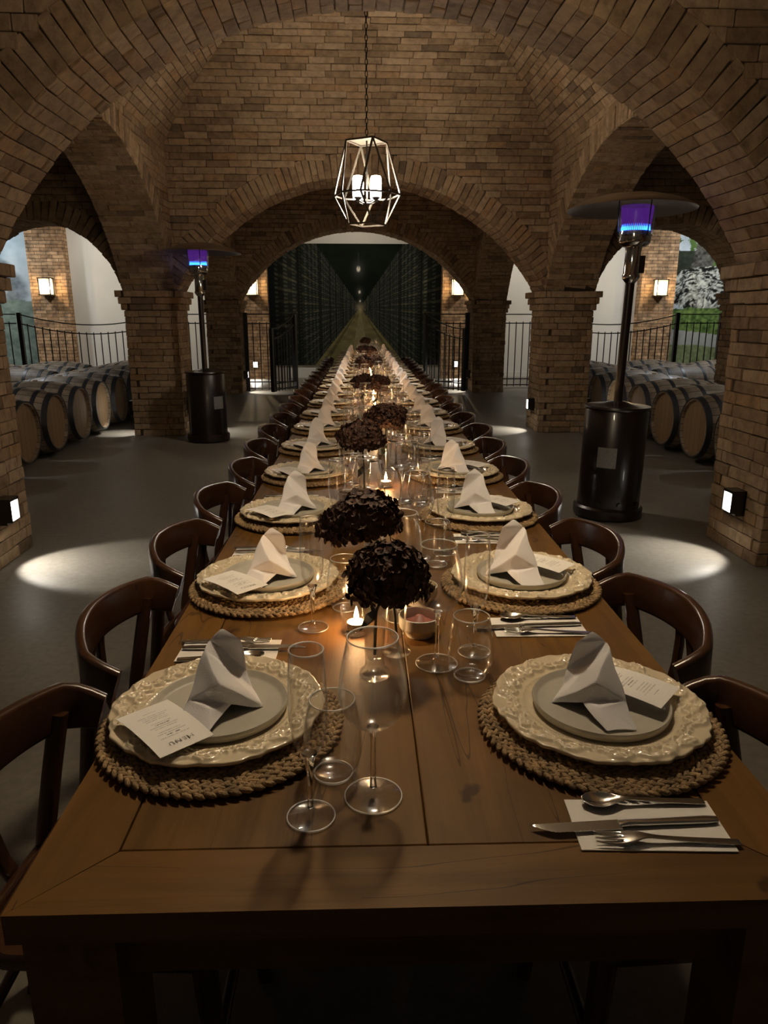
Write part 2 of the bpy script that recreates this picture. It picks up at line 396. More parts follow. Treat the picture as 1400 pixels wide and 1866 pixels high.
def rsec(wd, ht, b=.3, n=2):
    """rounded rectangle section"""
    r = min(wd, ht) * b; pts = []
    for cx, cy, a0 in ((wd / 2 - r, ht / 2 - r, 0), (-wd / 2 + r, ht / 2 - r, 90), (-wd / 2 + r, -ht / 2 + r, 180), (wd / 2 - r, -ht / 2 + r, 270)):
        for k in range(n + 1):
            a = rad(a0 + 90 * k / n); pts.append((cx + r * cos(a), cy + r * sin(a)))
    return pts

def modded(me, *mods):
    """apply modifiers once to a mesh, returns new mesh"""
    o = bpy.data.objects.new('tmp', me); COL.objects.link(o)
    for t, kw in mods:
        m = o.modifiers.new(t, t)
        for k, v in kw.items(): setattr(m, k, v)
    dg = bpy.context.evaluated_depsgraph_get(); dg.update()
    me2 = bpy.data.meshes.new_from_object(o.evaluated_get(dg)); bpy.data.objects.remove(o)
    return me2

def obj(name, me, mat=None, parent=None, loc=(0, 0, 0), rot=(0, 0, 0), label=None, kind=None):
    if isinstance(me, MB): me = me.mesh(name)
    o = bpy.data.objects.new(name, me); COL.objects.link(o)
    if mat is not None and not me.materials: me.materials.append(mat)
    o.parent = parent; o.location = loc; o.rotation_euler = rot
    if label: o['label'] = label
    if kind: o['kind'] = kind
    return o

def thing(name, label, cat, loc=(0, 0, 0), rotz=0., group=None):
    o = bpy.data.objects.new(name, None); COL.objects.link(o); o.empty_display_size = .1
    o.location = loc; o.rotation_euler = (0, 0, rotz)
    return tag(o, label, cat, group)

def tag(o, label, cat=None, group=None, kind=None):
    o['label'] = label
    if cat: o['category'] = cat
    if group: o['group'] = group
    if kind: o['kind'] = kind
    return o

def struct(name, me, mat, label, cat):
    o = obj(name, me, mat); return tag(o, label, cat, kind='structure')

def copy_tree(o, parent=None):
    c = o.copy(); COL.objects.link(c); c.parent = parent
    if parent is not None: c.matrix_parent_inverse = o.matrix_parent_inverse.copy()
    for ch in o.children: copy_tree(ch, c)
    return c

def clone(root, label, loc, rotz, scale=None):
    c = copy_tree(root); c['label'] = label; c.location = loc; c.rotation_euler = (0, 0, rotz)
    if scale: c.scale = scale
    return c

# ------------------------------------------------------------------ bricks
L0, H0, D0 = .24, .066, .07
BR = []
for i in range(10):
    bm = bmesh.new(); bmesh.ops.create_cube(bm, size=1)
    for v in bm.verts:
        v.co = Vector((v.co.x * L0 + random.uniform(-.0035, .0025), v.co.y * D0 + random.uniform(-.003, .003), v.co.z * H0 + random.uniform(-.0035, .0025)))
    bmesh.ops.bevel(bm, geom=list(bm.edges), offset=.0042, segments=1, affect='EDGES')
    me = bpy.data.meshes.new('brick'); bm.to_mesh(me); bm.free(); me.materials.append(M['brick']); BR.append(me)
BRN = [(np.array([v.co for v in me.vertices]), [tuple(p.vertices) for p in me.polygons]) for me in BR]

def lay(parent, specs, limit=290, name='brick'):
    """specs: (front centre, ex, en, ez, L, H); the nearest become child objects, the rest one stuff part"""
    camp = Vector((0, 0, 1.385))
    specs = sorted(specs, key=lambda q: (Vector(q[0]) - camp).length)
    V = []; F = []; off = 0
    for i, (c, ex, en, ez, L, H) in enumerate(specs):
        ex, en, ez = Vector(ex).normalized(), Vector(en).normalized(), Vector(ez).normalized()
        # brick-local -y is the front
        ey = -en
        if ex.cross(ey).dot(ez) < 0: ex = -ex
        a = random.uniform(-.010, .010)
        ex2 = ex * cos(a) + ez * sin(a); ez2 = ez * cos(a) - ex * sin(a)
        c = Vector(c) + ey * (D0 / 2) + en * random.uniform(-.004, .006)
        m = Matrix(((ex2.x * L / L0, ey.x, ez2.x * H / H0, c.x), (ex2.y * L / L0, ey.y, ez2.y * H / H0, c.y), (ex2.z * L / L0, ey.z, ez2.z * H / H0, c.z), (0, 0, 0, 1)))
        k = random.randrange(len(BR))
        if i < limit:
            o = bpy.data.objects.new(name, BR[k]); COL.objects.link(o); o.parent = parent; o.matrix_basis = m
        else:
            v, f = BRN[k]; mm = np.array(m)
            V.append(v @ mm[:3, :3].T + mm[:3, 3]); F += [tuple(q + off for q in p) for p in f]; off += len(v)
    if V:
        me = bpy.data.meshes.new('bricks'); me.from_pydata(np.concatenate(V).tolist(), [], F); me.materials.append(M['brick'])
        o = obj('bricks', me, None, parent); o['kind'] = 'stuff'

CO = .073; JT = .0042
def pieces(a, b, shift, L=.25):
    """brick intervals on [a,b]"""
    out = []; x = a - shift * L
    while x < b - .02:
        l = L + random.uniform(-.03, .03); x2 = x + l
        lo, hi = max(x, a), min(x2, b)
        if b - hi < .05: hi = b; x2 = b
        if hi - lo > .035: out.append((lo + JT / 2, hi - JT / 2))
        x = x2
    return out

def wall_rows(z0, z1, interval, co=CO):
    n = max(1, round((z1 - z0) / co)); h = (z1 - z0) / n
    for i in range(n):
        zc = z0 + (i + .5) * h
        for a, b in interval(zc):
            if b - a < .04: continue
            for lo, hi in pieces(a, b, (i % 2) * .5 + random.uniform(-.08, .08) + .2):
                yield zc, (lo + hi) / 2, hi - lo, h - JT

XC = .165; HB = 2.15; PW = .6; SPR = 1.675

def pillar(cx, cy, label, limit=290):
    core = MB(); i = .012
    core.box((cx, cy, (SPR) / 2), (PW - 2 * i, PW - 2 * i, SPR))
    z1 = SPR - 3 * CO
    for k, pr in enumerate((.024, .047, .07)): core.box((cx, cy, z1 + (k + .5) * CO), (PW + 2 * (pr - i), PW + 2 * (pr - i), CO - .002))
    o = struct('brick_pillar', core, M['mortar'], label, 'pillar')
    sp = []
    def four(z, half, h, par):
        for face in range(4):
            full = (face % 2 == par)
            e = half if full else half - .072
            c, s_ = cos(face * pi / 2), sin(face * pi / 2)
            en = (c, s_, 0); ex = (-s_, c, 0)
            for lo, hi in pieces(-e, e, .5 * (par ^ (face % 2)) + .3):
                m = (lo + hi) / 2
                sp.append(((cx + en[0] * half + ex[0] * m, cy + en[1] * half + ex[1] * m, z), ex, en, (0, 0, 1), hi - lo, h))
    n = round(z1 / CO); h = z1 / n
    for k in range(n): four((k + .5) * h, PW / 2, h - JT, k % 2)
    for k, pr in enumerate((.024, .047, .07)): four(z1 + (k + .5) * CO, PW / 2 + pr, CO - JT, k % 2)
    lay(o, sp, limit); return o

def arch_geo(half, rise):
    R = (half * half + rise * rise) / (2 * rise); return R, SPR + rise - R, math.asin(min(1, half / R))

RING = .235
def arch_wall(name, label, mapper, half, rise, top, s0, s1, depth, faces=(True, False), limit=290, far=None, cat='arch', soffit=True, clip=99.):
    """mapper(s,d,z)->world. Opening centred on s=0. faces: brick front (d=0), back (d=depth)"""
    R, cz, ph = arch_geo(half, rise); g = .012
    mb = MB(); n = 40; Rm = R + g if far is None else R
    d0, d1 = (g, depth - g) if far is None else (0, depth)
    ss = [s0] + [R * sin(-ph + 2 * ph * k / n) for k in range(n + 1)] + [s1]
    def zlow(s): return SPR if abs(s) >= half - 1e-6 else cz + math.sqrt(max(0, Rm * Rm - s * s))
    ss = sorted(set(round(q, 5) for q in ss if s0 <= q <= s1))
    cols = [(q, max(SPR, zlow(q))) for q in ss]
    for (a, za), (b, zb) in zip(cols[:-1], cols[1:]):
        q = [mapper(a, d0, za), mapper(b, d0, zb), mapper(b, d0, top), mapper(a, d0, top), mapper(a, d1, za), mapper(b, d1, zb), mapper(b, d1, top), mapper(a, d1, top)]
        mb.add(q, [(0, 1, 2, 3), (5, 4, 7, 6), (0, 4, 5, 1), (3, 2, 6, 7)])
    o = struct(name, mb, far or M['mortar'], label, cat)
    if far is not None: return o
    def W(s, d, z): return Vector(mapper(s, d, z))
    def D(v): return W(*v) - W(0, 0, 0)
    sp = []; arc = 2 * ph * R; nc = round(arc / CO); da = 2 * ph / nc
    for k in range(nc):
        a = -ph + (k + .5) * da
        en2, ez2 = (-sin(a), 0, -cos(a)), (cos(a), 0, -sin(a))
        if soffit:
            for lo, hi in pieces(0 if not faces[0] else .0, depth, (k % 2) * .5 + random.uniform(-.05, .05) + .1):
                sp.append((W(R * sin(a), (lo + hi) / 2, cz + R * cos(a)), D((0, 1, 0)), D(en2), D(ez2), hi - lo, R * da - JT))
        for fi, dd, nn in ((0, 0, -1), (1, depth, 1)):
            if not faces[fi]: continue
            rr = R + .006 + RING / 2
            if s0 <= rr * sin(a) <= s1:
                sp.append((W(rr * sin(a), dd, cz + rr * cos(a)), D((sin(a), 0, cos(a))), D((0, nn, 0)), D(ez2), RING - .006, R * da - JT * .6))
    Ro = R + RING - .015
    def inter(z):
        x = math.sqrt(max(0, Ro * Ro - (z - cz) ** 2)) if z < cz + Ro else 0
        a, b = max(s0, -clip), min(s1, clip)
        if x == 0: return [(a, b)]
        return [q for q in ((a, -x), (x, b)) if q[1] - q[0] > .03]
    for fi, dd, nn in ((0, 0, -1), (1, depth, 1)):
        if not faces[fi]: continue
        for z, m, L, h in wall_rows(SPR, top, inter):
            sp.append((W(m, dd, z), D((1, 0, 0)), D((0, nn, 0)), D((0, 0, 1)), L, h))
    lay(o, sp, limit); return o

# ------------------------------------------------------------------ the hall
fl = MB(); fl.add([(-14, -4, 0), (14, -4, 0), (14, 18, 0), (-14, 18, 0)], [(0, 1, 2, 3)])
struct('floor', fl, M['floor'], 'polished grey concrete floor of the cellar hall', 'floor')

PY = (4.12, 9.1, 14.05)
for row, nm in zip(PY, ('nearest', 'middle', 'far')):
    for sx, sd in ((-1, 'left'), (1, 'right')):
        pillar(XC + sx * (HB + PW / 2), row, f'{nm} square brick pillar on the {sd} of the nave')
        if 5 < row < 12: pillar(XC + sx * 4.91, row, f'{nm} outer brick pillar between barrels on the {sd}', 0)

RISE = 1.225
def trans(y): return lambda s, d, z: (XC + s, y + d, z)
def arcade_map(sx, yc): return lambda s, d, z: (XC + sx * (HB + d), yc + s, z)
arch_wall('brick_arch', 'wide near brick arch spanning the top of the nave', trans(PY[0] - .3), HB, RISE + .055, 3.6, -2.75, 2.75, .6)
arch_wall('brick_arch', 'middle brick arch behind the hanging lantern', trans(PY[1] - .3), HB, RISE, 3.2, -2.75, 2.75, .6, clip=HB + .02)
arch_wall('brick_arch', 'far brick arch framing the dark cellar mural', trans(PY[2] - .3), HB, RISE, 3.2, -2.75, 2.75, .6, clip=HB + .02)
for sx, sd in ((-1, 'left'), (1, 'right')):
    for (ya, yb), nm in zip(((PY[0], PY[1]), (PY[1], PY[2])), ('near', 'far')):
        h = (yb - ya) / 2 - .3
        arch_wall('brick_arch', f'{nm} arcade arch on the {sd} side of the nave', arcade_map(sx, (ya + yb) / 2), h, RISE + .05, 3.2, -h, h, .6, limit=290 if nm == 'near' else 0)
    for y, nm in zip(PY[1:2], ('middle',)):
        mp = (lambda sx, y: (lambda s, d, z: (XC + sx * 3.68 + s, y - .3 + d, z)))(sx, y)
        arch_wall('brick_arch', f'small {nm} aisle arch above the barrels on the {sd}', mp, .93, .75, 3.05, -.93, .93, .6, limit=200 if nm == 'middle' else 0)
    # aisle brick ceiling above the barrels
    cl = MB(); x0, x1 = sorted((XC + sx * 2.75, XC + sx * 5.25)); cl.box(((x0 + x1) / 2, 9.1, 3.12), (x1 - x0, 10.6, .14))
    o = struct('ceiling', cl, M['mortar'], f'low brick ceiling of the {sd} barrel aisle', 'ceiling')
    sp = []
    for i in range(int((8.8 - 4.5) / CO)):
        yy = 4.5 + (i + .5) * CO
        for lo, hi in pieces(x0, x1, (i % 2) * .5 + .2): sp.append(((((lo + hi) / 2), yy, 3.04), (1, 0, 0), (0, 0, -1), (0, 1, 0), hi - lo, CO - JT))
    lay(o, sp, 0)

# cloister vaults over the nave bays
VS, VC = 3.19, 4.30
def web(yc, wdir, label, half, limit, far=False):
    rise = VC - VS; R = (half * half + rise * rise) / (2 * rise); cz = VC - R; ph = math.asin(half / R)
    u = Vector((-wdir[1], wdir[0], 0)); wv = Vector((*wdir, 0)); C = Vector((XC, yc, 0)); Z = Vector((0, 0, 1))
    mb = MB(); n = 14
    rows = []
    for k in range(n + 1):
        a = ph * k / n; Rr = R + (.012 if not far else 0); q = Rr * sin(a); z = cz + Rr * cos(a)
        rows.append((C + wv * q - u * q + Z * z, C + wv * q + u * q + Z * z))
    for (a, b), (c, d) in zip(rows[:-1], rows[1:]): mb.add([a, b, d, c], [(0, 1, 2, 3)])
    mb.v = [tuple(v) for v in mb.v]
    o = struct('vault_web', mb, M['brickfar'] if far else M['mortar'], label, 'vault')
    if far: return
    arc = ph * R; nc = round(arc / CO); sp = []
    for k in range(nc):
        a = ph * (k + .5) / nc; q = R * sin(a); p0 = C + wv * q + Z * (cz + R * cos(a))
        en = -wv * sin(a) - Z * cos(a); ez = wv * cos(a) - Z * sin(a)
        for lo, hi in pieces(-q - .03, q + .03, (k % 2) * .5 + random.uniform(-.1, .1) + .2):
            sp.append((p0 + u * ((lo + hi) / 2), u, en, ez, hi - lo, arc / nc - JT))
    lay(o, sp, limit)
b1 = (PY[0] + PY[1]) / 2; b2 = (PY[1] + PY[2]) / 2
web(b1, (0, 1), 'far brick web of the vault behind the lantern chain', HB, 290)
web(b1, (-1, 0), 'left brick web of the near vault', HB, 290)
web(b1, (1, 0), 'right brick web of the near vault', HB, 290)
web(b1, (0, -1), 'brick web of the near vault hidden above the near arch', HB, 0, True)
for wd, nm in (((0, 1), 'far'), ((-1, 0), 'left'), ((1, 0), 'right'), ((0, -1), 'near')):
    web(b2, wd, f'{nm} brick web of the second vault above the far gate', HB + .02, 0, True)
web(b1 - 4.9, (0, 1), 'brick web of the vault over the near end of the table', HB, 0, True)
for wd, nm in (((-1, 0), 'left'), ((1, 0), 'right')):
    web(b1 - 4.9, wd, f'{nm} brick web of the vault above the near seats', HB, 0, True)

# end wall, side walls, back ceiling
EY = 17.35
wl = MB(); wl.box((0, EY + .15, 2.1), (26, .3, 4.2)); struct('wall_back', wl, M['white'], 'white plastered end wall behind the fence', 'wall')
for sx, sd in ((-1, 'left'), (1, 'right')):
    wl = MB(); wl.box((sx * 12.6, 7, 2.1), (.3, 21, 4.2)); struct(f'wall_{sd}', wl, M['white'], f'white plastered outer wall on the {sd}', 'wall')
cl = MB(); cl.box((0, 15.9, 4.27), (26, 3.3, .14)); struct('ceiling', cl, M['white'], 'plain ceiling over the passage by the end wall', 'ceiling')
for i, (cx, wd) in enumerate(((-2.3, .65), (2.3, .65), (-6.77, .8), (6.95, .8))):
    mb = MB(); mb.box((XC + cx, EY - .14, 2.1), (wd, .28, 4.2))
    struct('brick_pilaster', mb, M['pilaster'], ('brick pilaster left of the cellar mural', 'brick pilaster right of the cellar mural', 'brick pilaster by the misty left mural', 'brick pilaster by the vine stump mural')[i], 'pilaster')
for i, (xa, xb) in enumerate(((-6.35, -2.65), (2.65, 6.35))):
    mb = MB(); mb.box((XC + (xa + xb) / 2, EY - .012, .06), (xb - xa, .022, .12))
    struct('baseboard_' + ('left', 'right')[i], mb, M['white'], f'low white baseboard on the {("left", "right")[i]} of the end wall', 'baseboard')

# ------------------------------------------------------------------ printed murals
def vnoise(x, y, seed=0, oct=4):
    r = np.random.default_rng(seed); tot = np.zeros_like(x); amp = 1.; s = 0
    for o in range(oct):
        g = r.random((64, 64)); xi = np.floor(x).astype(int); yi = np.floor(y).astype(int); fx = x - xi; fy = y - yi
        fx = fx * fx * (3 - 2 * fx); fy = fy * fy * (3 - 2 * fy)
        a = g[xi % 64, yi % 64]; b = g[(xi + 1) % 64, yi % 64]; c = g[xi % 64, (yi + 1) % 64]; d = g[(xi + 1) % 64, (yi + 1) % 64]
        tot += amp * ((a * (1 - fx) + b * fx) * (1 - fy) + (c * (1 - fx) + d * fx) * fy); s += amp; amp *= .55; x = x * 2.03 + 7; y = y * 2.03 + 3
    return tot / s

def mural(name, label, x0, x1, z0, z1, fn, nx, nz, y):
    X, Z = np.meshgrid(np.linspace(0, 1, nx), np.linspace(0, 1, nz))
    col = np.clip(fn(X, Z, (x1 - x0), (z1 - z0)), 0, 1)
    vs = np.stack([x0 + X * (x1 - x0), np.full_like(X, y), z0 + Z * (z1 - z0)], -1).reshape(-1, 3)
    i = np.arange(nx * nz).reshape(nz, nx)
    fs = np.stack([i[:-1, :-1], i[:-1, 1:], i[1:, 1:], i[1:, :-1]], -1).reshape(-1, 4)
    me = bpy.data.meshes.new(name); me.from_pydata(vs.tolist(), [], fs.tolist())
    at = me.color_attributes.new('print', 'FLOAT_COLOR', 'POINT')
    rgba = np.ones((nx * nz, 4), np.float32); rgba[:, :3] = col.reshape(-1, 3); at.data.foreach_set('color', rgba.ravel())
    bk = MB(); bk.box(((x0 + x1) / 2, y + .016, (z0 + z1) / 2), (x1 - x0, .03, z1 - z0))
    t = thing(name, label, 'mural', ((x0 + x1) / 2, y, z0))
    p = obj('backing_panel', bk, M['black'], t); p.matrix_parent_inverse = Matrix.Translation(-t.location)
    p = obj('print', me, M['mural'], t); p.matrix_parent_inverse = Matrix.Translation(-t.location)

def lin(c): return np.array([((v / 255) / 12.92 if v / 255 <= .04045 else ((v / 255 + .055) / 1.055) ** 2.4) for v in c])
def mixn(a, b, t): return a * (1 - t[..., None]) + b * t[..., None]

def cellar(X, Z, w_, h_):
    x = (X - .527) * w_; z = (Z - .485) * h_           # metres from the vanishing point
    hw, dn, upz = 1.25, 1.33, 1.75                      # corridor half width, floor drop, ceiling (units)
    tw = np.abs(x) / hw; tf = np.where(z < 0, -z / (dn * 1.15), 0); tc = np.where(z > 0, z / upz, 0)
    t = np.maximum(np.maximum(tw, tf), tc) + 1e-4; dep = 1.0 / t
    isf = (tf >= tw) & (z < 0); isc = (tc >= tw) & (z > 0)
    col = np.zeros(X.shape + (3,)) + np.array([.020, .024, .020])
    # racks: bays along the depth, shelves along the height, bottle ends
    v = z / t; u = dep
    sh = (np.abs(((v * 5.2) % 1) - .5) < .12); bay = (np.abs(((u * 2.2) % 1) - .5) > .42)
    dot = (np.sin(u * 70) > .2) & (np.sin(v * 95) > .1)
    n = vnoise(X * 60, Z * 60, 3)
    wall = np.zeros_like(col) + np.array([.022, .026, .022])
    wall += dot[..., None] * np.array([.060, .068, .052]) * (.5 + n)[..., None]
    wall += (sh & ~bay)[..., None] * np.array([.075, .070, .040]) * np.clip(n * 1.5 - .2, 0, 1)[..., None]
    wall *= np.where(bay, .45, 1.0)[..., None]
    wall *= np.clip(1.2 - .35 * t, .3, 1.2)[..., None]
    outer = t > 1.55
    wall = np.where((outer & (np.abs(x) > 1.5))[..., None], np.array([.012, .016, .018]), wall)
    col = wall * .72
    flo = np.array([.16, .14, .06]) * (.55 + .8 * vnoise(X * 30, Z * 50, 5))[..., None]
    s = np.abs(x) / (np.abs(z) + 1e-3)
    flo = np.where((s < .18)[..., None], np.array([.22, .19, .10]) * (.7 + .5 * vnoise(X * 40, Z * 20, 6))[..., None], flo)
    flo = np.where(((s > .62) & (s < .72))[..., None], flo * .55, flo)
    col = np.where(isf[..., None], flo, col)
    col = np.where(isc[..., None], np.array([.004, .007, .004]) * (.6 + 1.2 * vnoise(X * 12, Z * 12, 8))[..., None], col)
    r = np.hypot(x, z); col += (np.exp(-(r / .09) ** 2) * .22)[..., None] * np.array([1, .85, .55])
    for lx, lz, s_ in ((-.03, .84, .045), (-.01, .34, .026), (0, .14, .016)):
        d = np.hypot((x - lx) / .9, (z - lz) / 1.3); col += (np.exp(-(d / s_) ** 4) * 1.0)[..., None] * np.array([1, .95, .85])
        col += (np.exp(-(d / (s_ * 3)) ** 2) * .05)[..., None]
        cord = (np.abs(x - lx) < .006 * (s_ / .045)) & (z > lz) & (z < lz + s_ * 8); col = np.where(cord[..., None], np.array([.05, .05, .04]), col)
    return col
mural('cellar_mural', 'dark printed mural of a long wine cellar corridor on the end wall', XC - 1.98, XC + 1.98, .29, 2.97, cellar, 330, 230, EY - .035)

def misty(X, Z, w_, h_):
    n = vnoise(X * 6, Z * 8, 21); m = vnoise(X * 30, Z * 40, 22)
    sky = mixn(lin((150, 170, 180)), lin((205, 216, 222)), np.clip(n * 1.6 - .3, 0, 1))
    d = np.abs((X - .80) + .10 * np.sin(Z * 9)) * w_ - .28 * vnoise(X * 3 + 9, Z * 11, 23)
    rock = np.clip(1 - d * 7, 0, 1) * ((Z > .38) & (Z < .78))
    sky = mixn(sky, lin((70, 78, 84)) * np.ones(3), rock * (.4 + .6 * m))
    g = mixn(lin((74, 92, 84)), lin((146, 162, 152)), m)
    return np.where((Z < .40 + .05 * n)[..., None], g, sky)
mural('misty_mural', 'misty blue grey landscape mural behind the left fence', XC - 11.2, XC - 7.18, .3, 3.6, misty, 150, 130, EY - .035)

def stump(X, Z, w_, h_):
    x = X * w_; z = Z * h_; n = vnoise(x * 4, z * 4, 31); m = vnoise(x * 16, z * 16, 32)
    col = mixn(lin((150, 160, 165)), lin((195, 205, 212)), np.clip(n * 2 - .5, 0, 1))
    leaf = (vnoise(x * 5 + 3, z * 5, 33) > .50) & (z > 2.2); col = np.where(leaf[..., None], mixn(lin((40, 62, 30)), lin((96, 120, 60)), m), col)
    dk = (vnoise(x * 3 + 5, z * 3, 35) + .5 * np.clip((1.0 - x), 0, 1) > .78) & (z > 1.5) & (z < 2.55); col = np.where(dk[..., None], mixn(lin((22, 26, 20)), lin((60, 66, 52)), m), col)
    tr = np.abs(x - .62 - .12 * np.sin(z * 3)) < .22 + .08 * n
    col = np.where((tr & (z > 1.6))[..., None], mixn(lin((30, 28, 24)), lin((96, 94, 86)), np.clip(m * 2 - .5, 0, 1)), col)
    cx, cz = .80, 1.72; dx = (x - cx) / .95; dz = (z - cz) / .50; r = np.hypot(dx, dz) + .25 * (n - .5)
    an = np.arctan2(dz, dx); wx = x + .10 * np.sin(z * 9 + 5 * n); wz = z + .12 * np.sin(x * 6 + 4 * n)
    sw = 1 - np.abs(2 * vnoise(wx * 5 + .6 * np.cos(an * 2), wz * 13 + r * 3, 41, 3) - 1); sw = np.clip((sw - .62) * 3.2, 0, 1) * .75 + .3 * m
    col = np.where((r < 1)[..., None], mixn(lin((26, 26, 24)), lin((200, 202, 192)), np.clip(sw * 1.5 * (.35 + m) - .32, 0, 1)), col)
    hed = z < 1.22 + .1 * n
    col = np.where(hed[..., None], mixn(lin((36, 58, 26)), lin((112, 138, 74)), np.clip(m * 1.8 - .4, 0, 1)), col)
    road = (z < .80 - .12 * x + .03 * n); col = np.where(road[..., None], lin((150, 152, 148)) * (.8 + .3 * m)[..., None], col)
    gr = (z < .42 - .05 * x + .06 * n); col = np.where(gr[..., None], mixn(lin((70, 84, 50)), lin((140, 150, 110)), m), col)
    return col
mural('vine_mural', 'mural of a gnarled vine stump over a green hedge', XC + 7.37, XC + 11.2, .3, 3.6, stump, 190, 170, EY - .035)

# ------------------------------------------------------------------ fence and gate
def rail_mb(pts, wd=.03, ht=.02): return MB().sweep(pts, rsec(wd, ht, .2, 1))
def fence(label, xa, xb, y, sag=0., posts=(True, True), name='iron_fence', cat='fence'):
    t = thing(name, label, cat, (xa, y, 0)); Lx = xb - xa; n = 14
    zt = lambda s: 1.43 - sag * sin(pi * s) ** .9
    bar = MB().box((0, 0, .5), (.016, .016, 1)).mesh('bar')
    obj('rail', rail_mb([(Lx * k / n, 0, zt(k / n)) for k in range(n + 1)]), M['iron'], t)
    obj('rail', rail_mb([(Lx * k / n, 0, zt(k / n) - .17) for k in range(n + 1)]), M['iron'], t)
    for z in (.17, .05): obj('rail', rail_mb([(0, 0, z), (Lx, 0, z)]), M['iron'], t)
    m = max(2, round(abs(Lx) / .135))
    for k in range(1, m):
        o = obj('bar', bar, M['iron'], t, (Lx * k / m, 0, .02)); o.scale = (1, 1, zt(k / m) - .17 + .03 - .02)
    for q, x in zip(posts, (0, Lx)):
        if q: obj('post', MB().box((x, 0, .73), (.07, .07, 1.46)), M['iron'], t)
    return t
FY = 14.75
fence('short straight iron fence panel beside the far left pillar', XC - 2.76, -3.5, FY, 0, (True, True))
fence('sagging iron fence panel behind the left barrels', -3.57, -6.33, FY, .2, (False, True))
fence('straight iron fence panel in front of the misty mural', -6.40, -9.6, FY, 0, (False, True))
fence('short straight iron fence panel beside the far right pillar', XC + 2.76, 3.75, FY, 0, (True, True))
fence('sagging iron fence panel behind the right barrels', 3.82, 6.6, FY, .2, (False, True))
fence('straight iron fence panel in front of the vine mural', 6.67, 7.5, FY, 0, (False, True))
fence('iron fence panel at the right edge beyond the vine mural', 7.57, 9.8, FY, 0, (False, True))
fence('fixed iron panel left of the gate opening', XC - HB + .04, -1.02, 14.25, 0, (True, True))
fence('fixed iron panel right of the gate opening', XC + HB - .04, 1.47, 14.25, 0, (True, True))
def leaf(label, hx, hy, fx, fy):
    L = math.hypot(fx - hx, fy - hy); t = thing('iron_gate', label, 'gate', (hx, hy, 0), math.atan2(fy - hy, fx - hx))
    zt = lambda s: 1.43 - .26 * sin(pi / 2 * s)
    for dz in (0, -.17): obj('rail', rail_mb([(L * k / 10, 0, zt(k / 10) + dz) for k in range(11)]), M['iron'], t)
    for z in (.2, .09): obj('rail', rail_mb([(0, 0, z), (L, 0, z)]), M['iron'], t)
    bar = MB().box((0, 0, .5), (.016, .016, 1)).mesh('bar')
    for k in range(1, 8):
        o = obj('bar', bar, M['iron'], t, (L * k / 8, 0, .06)); o.scale = (1, 1, zt(k / 8) - .17 + .03 - .06)
    for x, h in ((0, 1.43), (L, 1.19)): obj('post', MB().box((x, 0, h / 2 + .03), (.06, .06, h - .06)), M['iron'], t)
leaf('left leaf of the open iron gate', -1.02, 14.17, -1.38, 13.40)
leaf('right leaf of the open iron gate', 1.47, 14.17, 2.10, 13.40)

# ------------------------------------------------------------------ wall lanterns, step lights
def sconce(x, label):
    t = thing('wall_lantern', label, 'wall lamp', (x, EY - .29, 1.84))
    y = -.13
    fr = MB()
    for sx in (-1, 1):
        for sy in (-1, 1): fr.box((sx * .12, y + sy * .10, .18), (.016, .016, .34))
    obj('frame', fr, M['iron'], t)
    obj('top_cap', MB().box((0, y, .355), (.28, .24, .02)), M['iron'], t)
    obj('bottom_cap', MB().box((0, y, .005), (.28, .24, .02)), M['iron'], t)
    obj('wall_plate', MB().box((0, -.008, .18), (.14, .015, .30)), M['iron'], t)
    obj('bracket', MB().box((0, -.03, .18), (.04, .05, .03)), M['iron'], t)
    for dx, dy, w_, d_ in ((-.12, 0, .004, .18), (.12, 0, .004, .18), (0, -.10, .22, .004)):
        obj('pane', MB().box((dx, y + dy, .18), (w_, d_, .33)), M['frost'], t)
    obj('bulb', MB().lathe([(0, .05), (.04, .06), (.065, .10), (.065, .22), (.045, .27), (0, .285)], 14, off=(0, y, 0)).mesh('bulb', 60), M['sconce_glow'], t)
    light('lantern_light', 'POINT', (x, EY - .29 - .13 - .085, 1.84 + .17), P_SCONCE, (1, .74, .42), .02)
for x, nm in ((-2.3, 'lit wall lantern on the pilaster left of the cellar mural'), (2.3, 'lit wall lantern on the pilaster right of the cellar mural'),
              (-6.77, 'lit wall lantern above the left barrels'), (6.95, 'lit wall lantern above the right barrels')):
    sconce(XC + x, nm)

def step_light(x, y, nx, ny, label, power=P_STEP, out_=.8):
    t = thing('step_light', label, 'wall light', (x, y, .25), math.atan2(ny, nx))
    hs = MB(); hs.box((.006, 0, .075), (.012, .11, .15)).box((.045, 0, .142), (.08, .11, .016)).box((.045, -.05, .075), (.08, .01, .12)).box((.045, .05, .075), (.08, .01, .12)).box((.03, 0, .008), (.05, .11, .016))
    obj('housing', hs, M['black'], t)
    obj('lens', MB().box((.068, 0, .075), (.012, .088, .115)), M['lens'], t)
    p = Vector((x + nx * .09, y + ny * .09, .33))
    light('step_light_beam', 'SPOT', p, power, (1, .94, .84), .02, p + Vector((nx * out_, ny * out_, -.95)), 88, .35)
for row, nm in zip(PY, ('nearest', 'middle', 'far')):
    for sx, sd in ((-1, 'left'), (1, 'right')):
        step_light(XC + sx * (HB - .002), row - .06, -sx, 0, f'small lit step light on the inner face of the {nm} {sd} pillar')
for sx, sd in ((-1, 'left'), (1, 'right')):
    step_light(XC + sx * (HB + PW + .002), PY[1] - .1, sx, 0, f'small lit step light on the outer face of the middle {sd} pillar', P_STEP * .5, .25)
for x, nm in ((-2.3, 'left of the mural'), (2.3, 'right of the mural'), (-6.77, 'behind the left barrels'), (6.95, 'behind the right barrels')):
    step_light(XC + x, EY - .28, 0, -1, f'small lit step light low on the brick pilaster {nm}')

